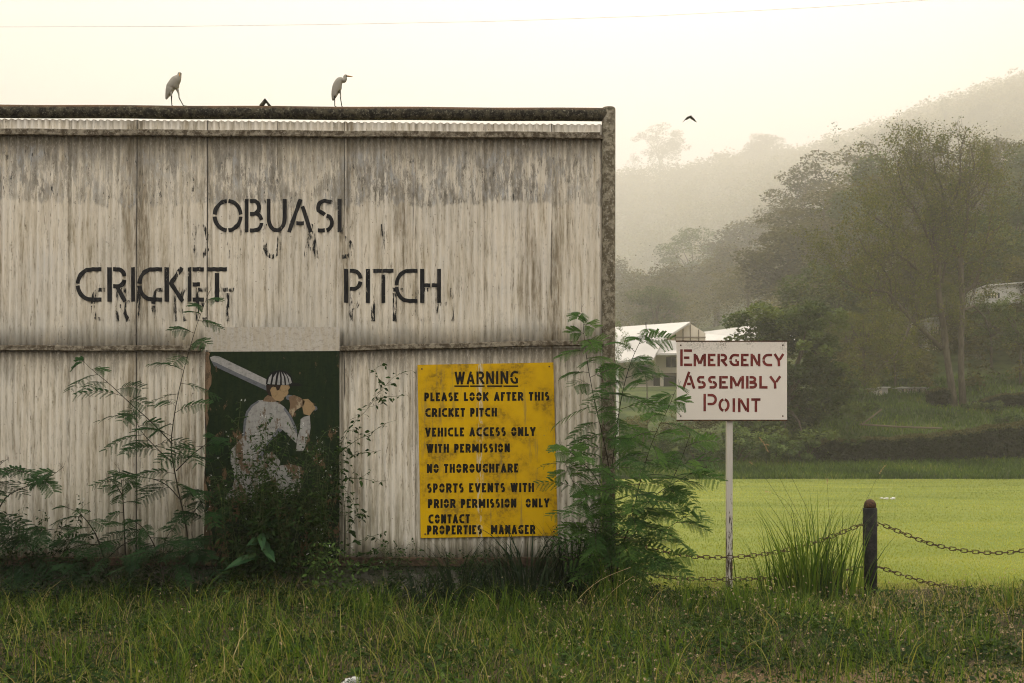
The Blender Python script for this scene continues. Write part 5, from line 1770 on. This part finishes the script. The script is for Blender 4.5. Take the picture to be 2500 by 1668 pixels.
g0 = np.random.default_rng(77)
leafy_weed("climbing_vine", "thin vine with pointed heart shaped leaves climbing right of the painted board", [
    [(838, 1395), (845, 1300), (836, 1180), (832, 1090), (858, 1040), (896, 1000), (930, 955), (968, 915), (1005, 905)],
    [(836, 1100), (870, 1075), (900, 1060), (940, 1035), (955, 1030)],
    [(838, 1170), (880, 1168), (915, 1175), (948, 1172)],
    [(832, 1090), (855, 1110), (880, 1108), (930, 1100)],
    [(915, 980), (935, 970), (960, 968), (990, 965)], [(930, 955), (925, 930), (918, 900), (940, 890)],
    [(845, 1300), (870, 1260), (868, 1230)], [(842, 1330), (880, 1320), (910, 1310), (940, 1330)], [(845, 1360), (890, 1350), (930, 1345), (965, 1350)], [(850, 1380), (900, 1372), (935, 1330)],
    [(850, 1395), (900, 1390), (955, 1370)]],
    10.22, 201, .065, .62, .05, tint=.30, cat="vine", dz=.05)
st = []
for i in range(58):
    x0 = 650+g0.normal(0, 45); x1 = 655+g0.normal(0, 92)
    y1 = 1030+abs(x1-665)*.8+g0.uniform(-45, 210)
    st.append([(x0, 1410), (x0+(x1-x0)*.25, 1330), (x0+(x1-x0)*.65, 1200+g0.normal(0, 15)), (x1, y1)])
leafy_weed("flowering_weed", "dense dark leafy weed with tiny pale flowers covering the lower half of the painted batsman", st, 9.98, 202, .062, .5, .042, tint=.24, flowers=1, dz=.18, start=.05)
st = []
for i in range(22):
    x0 = 770+g0.normal(0, 25); x1 = 790+g0.normal(0, 38); y1 = 1180+g0.uniform(-120, 100)
    st.append([(x0, 1410), (x0, 1340), ((x0+x1)/2, 1270), (x1, y1)])
leafy_weed("flowering_weed", "leafy weed massed against the right edge of the painted board", st, 10.0, 203, .058, .5, .045, tint=.26, flowers=1, dz=.14)
st = [[(600, 1400), (600, 1250), (590, 1150), (560, 1100), (560, 1060)], [(600, 1380), (585, 1200), (575, 1120), (585, 1010), (588, 975)], [(610, 1390), (640, 1180), (620, 1090), (600, 1060)], [(605, 1390), (540, 1250), (520, 1150), (500, 1100)],
      [(610, 1390), (660, 1200), (700, 1090), (720, 1050), (735, 1030)], [(612, 1390), (720, 1200), (760, 1120), (790, 1060), (828, 1040)]]
leafy_weed("flowering_weed", "tall thin stemmed weed reaching the painted batsman's shirt", st, 10.08, 204, .05, .5, .05, tint=.4, flowers=2, dz=.06, start=.35)
st = []
for i in range(22):
    x0 = 90+g0.normal(0, 60); x1 = x0+g0.normal(20, 50)
    st.append([(x0, 1430), ((x0+x1)/2, 1340), (x1, 1270+g0.uniform(-50, 60))])
leafy_weed("broadleaf_weed", "dark leafy weeds with small flower heads at the lower left corner of the screen", st, 10.0, 205, .05, .6, .045, tint=.22, flowers=1, dz=.2)
st = []
for i in range(9):
    x0 = 820+g0.normal(0, 30); st.append([(x0, 1440), (x0+g0.normal(0, 15), 1400), (x0+g0.normal(10, 35), 1330+g0.uniform(-20, 60))])
leafy_weed("broadleaf_weed", "light green leafy weed at the foot of the climbing vine", st, 9.8, 206, .06, .5, .04, tint=.75, flowers=1, dz=.1)
st = []
for i in range(12):
    x0 = 1440+g0.normal(0, 45); st.append([(x0, 1450), (x0+g0.normal(0, 20), 1390), (x0+g0.normal(0, 50), 1310+g0.uniform(-60, 60))])
leafy_weed("broadleaf_weed", "dark tangled weeds at the foot of the end post", st, 10.05, 207, .06, .5, .04, tint=.16, dz=.15)
# creeping dark weeds along the whole foot of the screen
for i, (x0, lb) in enumerate(((200, "low dark weeds under the slim feathery seedling"), (340, "low dark weeds at the foot rail left of the tall feathery shrub"), (560, "low dark weeds at the foot of the painted board"),
                              (1010, "low dark weeds under the left corner of the yellow sign"), (1180, "low dark weeds under the middle of the yellow sign"))):
    st = []
    for j in range(20):
        x = x0+g0.normal(0, 55); st.append([(x, 1450), (x+g0.normal(0, 12), 1400), (x+g0.normal(0, 30), 1360+g0.uniform(-35, 35))])
    leafy_weed("broadleaf_weed", lb, st, 10.0, 210+i, .05, .55, .045, tint=.18, group="low weeds along the foot of the screen", dz=.25)

def broad_plant():
    Y = 9.95
    g = np.random.default_rng(9)
    base = W(640, 1430, Y)
    root = thing("broad_leaved_plant", "young plant with a few large glossy green leaves in front of the painted board", "plant", tuple(base))
    stem = smooth_line([W(640, 1430, Y), W(642, 1350, Y), W(640, 1290, Y)], 8)
    MB().tube([Vector(p) for p in stem], .006, 6).build("stem", MAT['gstem'], root)
    for (sx, sy, ex, ey, wd, dy) in ((641, 1292, 702, 1272, .075, -.05), (640, 1300, 640, 1340, .08, -.18), (642, 1315, 655, 1362, .085, -.12), (640, 1320, 605, 1332, .085, -.10),
                                     (640, 1360, 556, 1392, .10, -.15), (642, 1340, 668, 1372, .085, -.2), (640, 1305, 688, 1302, .06, .03), (641, 1350, 590, 1345, .07, .05)):
        Q = []; T = []
        a = np.array(W(sx, sy, Y)); b = np.array(W(ex, ey, Y+dy))
        ln = np.linalg.norm(b-a); d = (b-a)/ln
        d2 = unit((d+np.array([0, 0, .35]))[None])[0]
        nrm = unit(np.cross(d2, np.array([.2, 1, .1]))[None])[0]
        nrm = unit((np.array([0, -.75, .65])+g.normal(0, .15, 3))[None])[0]
        s = unit(np.cross(d2, nrm)[None])[0]
        prof = [.05, .45, .8, 1, .95, .7, .35, .03]
        prev = None
        for i in range(8):
            t = i/7
            c = a+d2*ln*1.05*t+np.array([0, 0, -1])*ln*.36*t*t
            h = wd*.5*prof[i]
            cur = (c-s*h+nrm*h*.3, c, c+s*h+nrm*h*.3)
            if prev is not None:
                for k in (0, 1):
                    Q.append(np.stack([prev[k], prev[k+1], cur[k+1], cur[k]])[None]); T.append(np.array([.45+.25*k+g.normal(0, .05)]))
            prev = cur
        obj("leaf", quad_mesh("leaf", np.concatenate(Q)-np.array(base), np.concatenate(T)), MAT['broad'], root)
broad_plant()

# ------------------------------------------------------------------ tall grasses
def grass_clump(label, px0, px1, base_py, Y, n, h, mat, seed, lean=(.2, .7), wid=(.012, .022), tint=(.1, .6), heads=(), sag=.25, name="grass_clump", group="tall grass clumps", depth=.25):
    g = np.random.default_rng(seed)
    base = W((px0+px1)/2, base_py, Y)
    root = thing(name, label, "grass", tuple(base), group)
    px = g.normal((px0+px1)/2, (px1-px0)/4.2, n); yy = Y+g.normal(0, depth/2, n)
    x = (px-1250)*Y/FP
    P = np.stack([x, yy, gz(x, yy)-.02], 1)
    off = (px-(px0+px1)/2)/((px1-px0)/2)
    ang = np.where(off > 0, 0, PI)+g.normal(0, .9, n)
    Q, s = blades(P, ang, g.uniform(h[0], h[1], n)*(1-.35*np.abs(off).clip(0, 1)), g.uniform(lean[0], lean[1], n), g.uniform(wid[0], wid[1], n), g, 4, sag)
    T = np.tile(g.uniform(tint[0], tint[1], n), s)
    obj("blades", quad_mesh("blades", Q-np.array(base), T), MAT[mat], root)
    for pl, hl in heads:
        pts = smooth_line([W(x, y, Y-.05) for x, y in pl], 12)
        mb = MB(); mb.tube([Vector(p) for p in pts], list(np.linspace(.0022, .001, 12)), 4)
        sk = mb.build("seed_stalk", MAT['gstem'], root)
        d = unit((pts[-1]-pts[-2])[None])[0]
        mb = MB()
        for q in range(int(hl*420)):
            t = g.uniform(0, 1)
            p = pts[-1]+d*hl*t+np.array([0, 0, -1])*hl*.25*t*t
            e = p+d*.012+g.normal(0, .007, 3)
            mb.tube([Vector(p), Vector((p+e)/2), Vector(e)], [.0008, .002, .0005], 3)
        mb.build("seed_head", MAT['straw'], sk)
grass_clump("large upright clump of green grass with pale seed heads left of the bollard", 1862, 2105, 1450, 10.2, 330, (.45, 1.22), 'grass', 301, (.05, .55), (.012, .024), (.25, .68),
    heads=(([(2000, 1400), (1960, 1280), (1910, 1180), (1876, 1105)], .22), ([(2010, 1400), (1985, 1280), (1940, 1180), (1905, 1115), (1880, 1090)], .05), ([(2050, 1400), (2085, 1290), (2125, 1200), (2146, 1158)], .13),
           ([(2000, 1380), (1930, 1260), (1870, 1170), (1838, 1135)], .05), ([(2020, 1400), (2026, 1300), (2022, 1220), (2020, 1182)], .06), ([(2000, 1400), (1970, 1320), (1925, 1230), (1882, 1203)], .05)), sag=.05, name="grass_tussock", depth=.35)
grass_clump("dark straw stalks inside the lower part of the tussock by the bollard", 1940, 2080, 1450, 10.25, 130, (.3, .6), 'darkgrass', 302, (.1, .6), (.008, .014), (.0, .5), sag=.1, depth=.3)
GG = "dark broad bladed grass along the foot of the yellow sign"
grass_clump("dark arching grass clump in front of the right half of the yellow sign", 1180, 1380, 1450, 9.9, 130, (.55, .95), 'darkgrass', 303, (.25, .75), (.016, .028), (.1, .8), sag=.45, group=GG)
grass_clump("dark arching grass clump in front of the left half of the yellow sign", 1040, 1190, 1450, 9.9, 90, (.5, .85), 'darkgrass', 304, (.3, .8), (.014, .026), (.1, .8), sag=.45, group=GG)
grass_clump("very dark upright grass just right of the yellow sign", 1350, 1440, 1450, 9.95, 60, (.6, 1.05), 'darkgrass', 305, (.08, .4), (.014, .024), (.0, .5), sag=.2, group=GG)
grass_clump("short dark grass clump left of the yellow sign's lower corner", 985, 1075, 1440, 9.8, 40, (.3, .6), 'darkgrass', 306, (.3, .8), (.012, .022), (.1, .7), sag=.4, group=GG)
GU = "upright green grass clumps on the verge"
for i, (a, b, Y, n, h, lb) in enumerate((
    (1440, 1560, 9.4, 120, (.3, .75), "upright grass clump rising through the foot of the large feathery shrub"),
    (1640, 1740, 9.3, 110, (.2, .40), "upright green grass clump below the feathery shrub's right side"),
    (1750, 1860, 9.2, 150, (.2, .42), "upright green grass clump below the white sign post"),
    (1900, 2010, 9.0, 120, (.2, .42), "upright green grass clump in front of the tussock by the bollard"),
    (1930, 2030, 8.3, 60, (.15, .38), "short broad bladed green clump low in front of the tussock"),
    (850, 960, 8.6, 110, (.2, .42), "fresh green grass clump left of the middle, below the climbing vine"),
    (1130, 1300, 8.8, 150, (.2, .42), "fresh green grass clump below the yellow sign"),
    (2330, 2420, 8.4, 60, (.15, .36), "fresh green grass clump at the lower right of the verge"),
    (80, 240, 7.2, 120, (.15, .36), "fresh green grass clump at the lower left of the verge"),
    (2420, 2520, 9.2, 80, (.2, .42), "dark green grass clump at the right edge of the verge"))):
    grass_clump(lb, a, b, 1500, Y, n, h, 'grass', 320+i, (.08, .45), (.007, .015), (.3, .66), sag=.1, group=GU, depth=.35)

# long dry stems arching over the verge
for i, (pl, lb) in enumerate((
    ([(1375, 1560), (1400, 1480), (1460, 1420), (1540, 1385)], "long pale dry stem arching up to the right below the yellow sign"),
    ([(1380, 1570), (1440, 1500), (1500, 1440), (1545, 1408)], "long straight dry stem leaning right below the feathery shrub"))):
    pts = smooth_line([W(x, y, 9.2) for x, y in pl], 14)
    o = MB().tube([Vector(p) for p in pts], list(np.linspace(.004, .0015, 14)), 5).build("dry_stem", MAT['straw'])
    tag(o, lb, "grass stem", "long dry stems on the verge")

# ------------------------------------------------------------------ verge grass, ground cover, lawn blades, flower heads
def verge():
    g = np.random.default_rng(55)
    def area(n, y0, y1, xl=.76, p=1.0):
        n = int(n*1.36)
        Y = y0+(y1-y0)*g.uniform(0, 1, n)**p
        x = g.uniform(-1, 1, n)*Y*xl
        return x, Y
    def ok(x, Y):
        wall = (Y > 10.25) & (x < px2x(1500))
        bare = (Y < 6.68+.22*np.sin(2.1*x+1)+.1*np.sin(5.3*x)) & (x > 1.15+.2*np.sin(7*Y))
        return ~wall & ~(bare & (g.random(len(x)) < .66))
    # fine arching grass
    x, Y = area(50000, 4.9, 11.6)
    gap = .5+.5*np.sin(2.7*x+1.1*np.sin(2.1*Y))*np.sin(3.1*Y-.9*x+1)+.25*np.sin(6.3*x+4*Y)
    k = ok(x, Y) & (g.random(len(x)) < np.clip(.30+.8*gap, .22, 1)); x = x[k]; Y = Y[k]
    n = len(x)
    clump = .5+.5*np.sin(1.9*x+.8*np.sin(1.3*Y))*np.sin(2.3*Y+1.1*x)
    left = np.clip((1.2-x)/2.2, 0, 1)
    right = np.clip((x-2.2)/1.5, 0, 1)
    h = g.uniform(.05, .27, n)*(.65+.7*clump)*(1-.35*right*(Y < 8.6))*np.clip(.62+(Y-5)*.1, .6, 1)
    h *= np.where((Y > 9.3) & (x < 1.2), 1.15, 1)*np.where((Y > 9.7) & (x > 1.2), .6, 1)*np.where((Y > 10.7), .6, 1)
    P = np.stack([x, Y, gz(x, Y)-.01], 1)
    Q, s = blades(P, g.uniform(0, 6.28, n), h, g.uniform(.35, 1.25, n), g.uniform(.0028, .0060, n), g, 4, .55)
    T = np.clip(np.where(g.random(n) < .22+.25*clump, g.normal(.60, .10, n), g.normal(.15, .10, n))+.10*right-.14*(Y > 9.2)*(x < 1), 0.0, .80)
    drypatch = np.clip(np.sin(1.3*x+.8)*np.sin(1.9*Y+.5*x)*1.4, 0, 1)
    dry = g.random(n) < (.05+.28*right*(Y > 8.6)+.20*drypatch)
    T[dry] = g.uniform(.84, 1.0, dry.sum())
    tag(obj("verge_grass", quad_mesh("verge_grass", Q, np.tile(T, s)), MAT['grass']), "tangled long green and straw coloured grass of the verge", "grass", kind="stuff")
    # long pale arching blades
    x, Y = area(2600, 4.9, 10.6)
    k = ok(x, Y) & (g.random(len(x)) < np.where(x < 1.2, 1, .45)); x = x[k]; Y = Y[k]; n = len(x)
    P = np.stack([x, Y, gz(x, Y)-.01], 1)
    Q, s = blades(P, g.uniform(0, 6.28, n), g.uniform(.20, .40, n), g.uniform(.4, 1.5, n), g.uniform(.005, .009, n), g, 4, .8)
    T = np.clip(g.normal(.66, .14, n), .3, .97)
    tag(obj("arching_grass", quad_mesh("arching_grass", Q, np.tile(T, s)), MAT['grass']), "long arching pale grass blades drooping over the verge", "grass", kind="stuff")
    # broader fresh blades
    x, Y = area(12000, 4.9, 10.2)
    k = ok(x, Y) & (np.sin(2.6*x+.7)+np.sin(1.7*Y+2*x) > .1); x = x[k]; Y = Y[k]; n = len(x)
    P = np.stack([x, Y, gz(x, Y)-.01], 1)
    Q, s = blades(P, g.uniform(0, 6.28, n), g.uniform(.08, .26, n), g.uniform(.15, .7, n), g.uniform(.008, .015, n), g, 4, .25)
    T = np.clip(g.normal(.52, .12, n), .1, .75)
    tag(obj("broad_grass", quad_mesh("broad_grass", Q, np.tile(T, s)), MAT['grass']), "broader fresh green blades mixed through the verge", "grass", kind="stuff")
    # leafy ground cover
    x, Y = area(70000, 4.9, 10.3)
    k = ok(x, Y) & (g.random(len(x)) < np.clip(.55+.4*(x > .3)*(Y < 8.4)+.35*(Y > 9.4), 0, 1)); x = x[k]; Y = Y[k]; n = len(x)
    P = np.stack([x, Y, gz(x, Y)+g.uniform(.01, .11, n)*(1+1.0*(Y > 9.3)*(x < 1.2))], 1)
    Q = leaf_quads(P, g.uniform(.014, .055, n)*(.7+.5*np.abs(np.sin(3*x)*np.sin(2.4*Y))), 1.1, .55, g)
    T = np.clip(.35+.3*np.sin(2.2*x+1.3*np.sin(1.9*Y))*np.sin(2.9*Y+x)+g.normal(0, .17, n)-.2*(Y > 9.3)*(x < 1.2), 0, 1)
    tag(obj("ground_cover", quad_mesh("ground_cover", Q, T), MAT['vine']), "small leaved weeds creeping between the grass of the verge", "ground cover", kind="stuff")
    # broad leaved weeds standing between the grass
    x, Y = area(1500, 4.9, 10.2)
    k = ok(x, Y) & (g.random(len(x)) < np.clip(.45+.5*np.sin(1.7*x+2)*np.sin(2.3*Y), .12, 1)); x = x[k]; Y = Y[k]; n = len(x)
    QQ = []; TT = []
    hh = g.uniform(.06, .24, n)
    tb = g.uniform(.25, .8, n)
    for q in range(14):
        f = g.uniform(.2, 1, n)
        az = g.uniform(0, 6.28, n)
        P = np.stack([x+np.cos(az)*.035*(1.1-f), Y+np.sin(az)*.035*(1.1-f), gz(x, Y)+hh*f], 1)
        QQ.append(leaf_quads(P, g.uniform(.03, .06, n), .9, .5, g)); TT.append(np.clip(tb+g.normal(0, .12, n), 0, 1))
    tag(obj("verge_weeds", quad_mesh("verge_weeds", np.concatenate(QQ), np.concatenate(TT)), MAT['vine']), "broad leaved weeds standing between the grass of the verge", "weeds", kind="stuff")
    # dry thatch
    x, Y = area(26000, 4.9, 10.8)
    keep = (g.random(len(x)) < .45) | ((Y < 6.9) & (x > 1.0)); x = x[keep]; Y = Y[keep]
    k = ~((Y > 10.25) & (x < px2x(1500))); x = x[k]; Y = Y[k]; n = len(x)
    P = np.stack([x, Y, gz(x, Y)+.004], 1)
    Q, s = blades(P, g.uniform(0, 6.28, n), g.uniform(.01, .07, n), g.uniform(1.2, 4, n), g.uniform(.002, .005, n), g, 2, .2)
    T = np.clip(g.normal(.86, .1, n), .5, 1)
    tag(obj("dry_thatch", quad_mesh("dry_thatch", Q, np.tile(T, s)), MAT['grass']), "dry brown grass litter lying on the soil of the verge", "thatch", kind="stuff")
    # mown lawn, its nearest part
    Y = 10.75+g.uniform(0, 1, 210000)**2.5*53
    x = g.uniform(-.10, .72, len(Y))*Y
    n = len(x)
    P = np.stack([x, Y, np.zeros(n)], 1)
    Q, s = blades(P, g.uniform(0, 6.28, n), g.uniform(.012, .032, n)*(1+.02*(Y-11)), g.uniform(.2, .9, n), g.uniform(.006, .012, n)*(1+.06*(Y-11)), g, 2, .1)
    pat = .5+.5*np.sin(1.1*Y+.6*np.sin(.9*x))*np.sin(.7*x+.2*Y)
    wear = np.clip(np.sin(.37*x+.5*np.sin(.3*Y)+2)*np.sin(.29*Y+.8*np.sin(.4*x)), 0, 1)
    T = np.clip(.15+.45*pat+.35*wear+g.normal(0, .17, n), 0, 1)
    tag(obj("lawn_grass", quad_mesh("lawn_grass", Q, np.tile(T, s)), MAT['lawn']), "short bright blades of the mown pitch beyond the chains", "grass", kind="stuff")
    # dried flower heads on thin stalks
    x, Y = area(2300, 5.0, 10.6)
    k = ok(x, Y) & (g.random(len(x)) < np.clip(.12+.55*(x > .2)*np.clip((9.9-Y)/1, 0, 1)+.35*(x > 1.8), 0, 1)) & ~((Y > 9.4) & (x < 1.2)); x = x[k]; Y = Y[k]; n = len(x)
    h = g.uniform(.12, .34, n)
    P = np.stack([x, Y, gz(x, Y)], 1)
    ang = g.uniform(0, 6.28, n); ln = g.uniform(.05, .35, n)
    Qs, s = blades(P, ang, h, ln, np.full(n, .003), g, 3, .0)
    top = P+np.stack([np.cos(ang)*ln*h, np.sin(ang)*ln*h, h], 1)
    HQ = []
    for q in range(7):
        HQ.append(leaf_quads(top+g.normal(0, .004, (n, 3)), .0095, .3, .95, g))
    me = quad_mesh("dried_flower_heads", np.concatenate([Qs]+HQ))
    me.materials.append(MAT['gstem']); me.materials.append(MAT['flower'])
    mi = np.zeros(len(me.polygons), np.int32); mi[len(Qs):] = 1
    me.polygons.foreach_set("material_index", mi)
    tag(obj("dried_flower_heads", me), "small pale dried flower heads on thin stalks through the verge", "flowers", kind="stuff")
MAT['lawn'] = mat_leaf("lawn_blades", (.135, .175, .034), (.255, .295, .055), (.375, .39, .085), .35, .6, .2)
verge()

# ------------------------------------------------------------------ small things
def stone(name, label, px, py, Y, r, seed, mat, cat, group=None, flat=.7):
    g = np.random.default_rng(seed)
    bm = bmesh.new()
    bmesh.ops.create_icosphere(bm, subdivisions=3, radius=1)
    for v in bm.verts:
        c = v.co
        k = 1+.22*math.sin(3.1*c.x+seed)*math.cos(2.7*c.y-seed)+.14*math.sin(7*c.z+5*c.x)+g.normal(0, .03)
        v.co = Vector((c.x*r*k*1.15, c.y*r*k, c.z*r*k*flat))
    me = bpy.data.meshes.new(name); bm.to_mesh(me); bm.free()
    o = obj(name, me, MAT[mat], None, False)
    o.location = W(px, py, Y)
    tag(o, label, cat, group)
    return o
Yst = EYE*FP/(1690-HZ)
o = stone("white_stone", "rough white stone in the grass at the bottom edge", 858, 1668, 6.15, .048, 3, 'stone', "stone")
for i, (px, py, lb) in enumerate(((2152, 1219, "leftmost white paper scrap on the mown pitch right of the bollard cap"), (2163, 1220, "middle white paper scrap on the mown pitch right of the bollard cap"), (2179, 1220, "rightmost white paper scrap on the mown pitch right of the bollard cap"))):
    Yp = EYE*FP/(py-HZ)
    o = stone("paper_scrap", lb, px, py, Yp, .05+.015*i, 11+i, 'stone', "litter", "white scraps on the pitch", .5)
    o.location.z = .035

# ------------------------------------------------------------------ the morning haze
mb = MB()
mb.box((-1320, -45, -1.6), (1570, 1740, 660))
m = bpy.data.materials.new("morning_haze"); m.use_nodes = True
m.node_tree.nodes.clear()
out = m.node_tree.nodes.new("ShaderNodeOutputMaterial")
pv = m.node_tree.nodes.new("ShaderNodeVolumePrincipled")
pv.inputs['Color'].default_value = (.985, .93, .81, 1)
pv.inputs['Density'].default_value = .00105
pv.inputs['Anisotropy'].default_value = .35
m.node_tree.links.new(pv.outputs[0], out.inputs['Volume'])
hz = mb.build("haze", m)
tag(hz, "warm pale morning haze filling the air over pitch and hillside", "haze", kind="stuff")
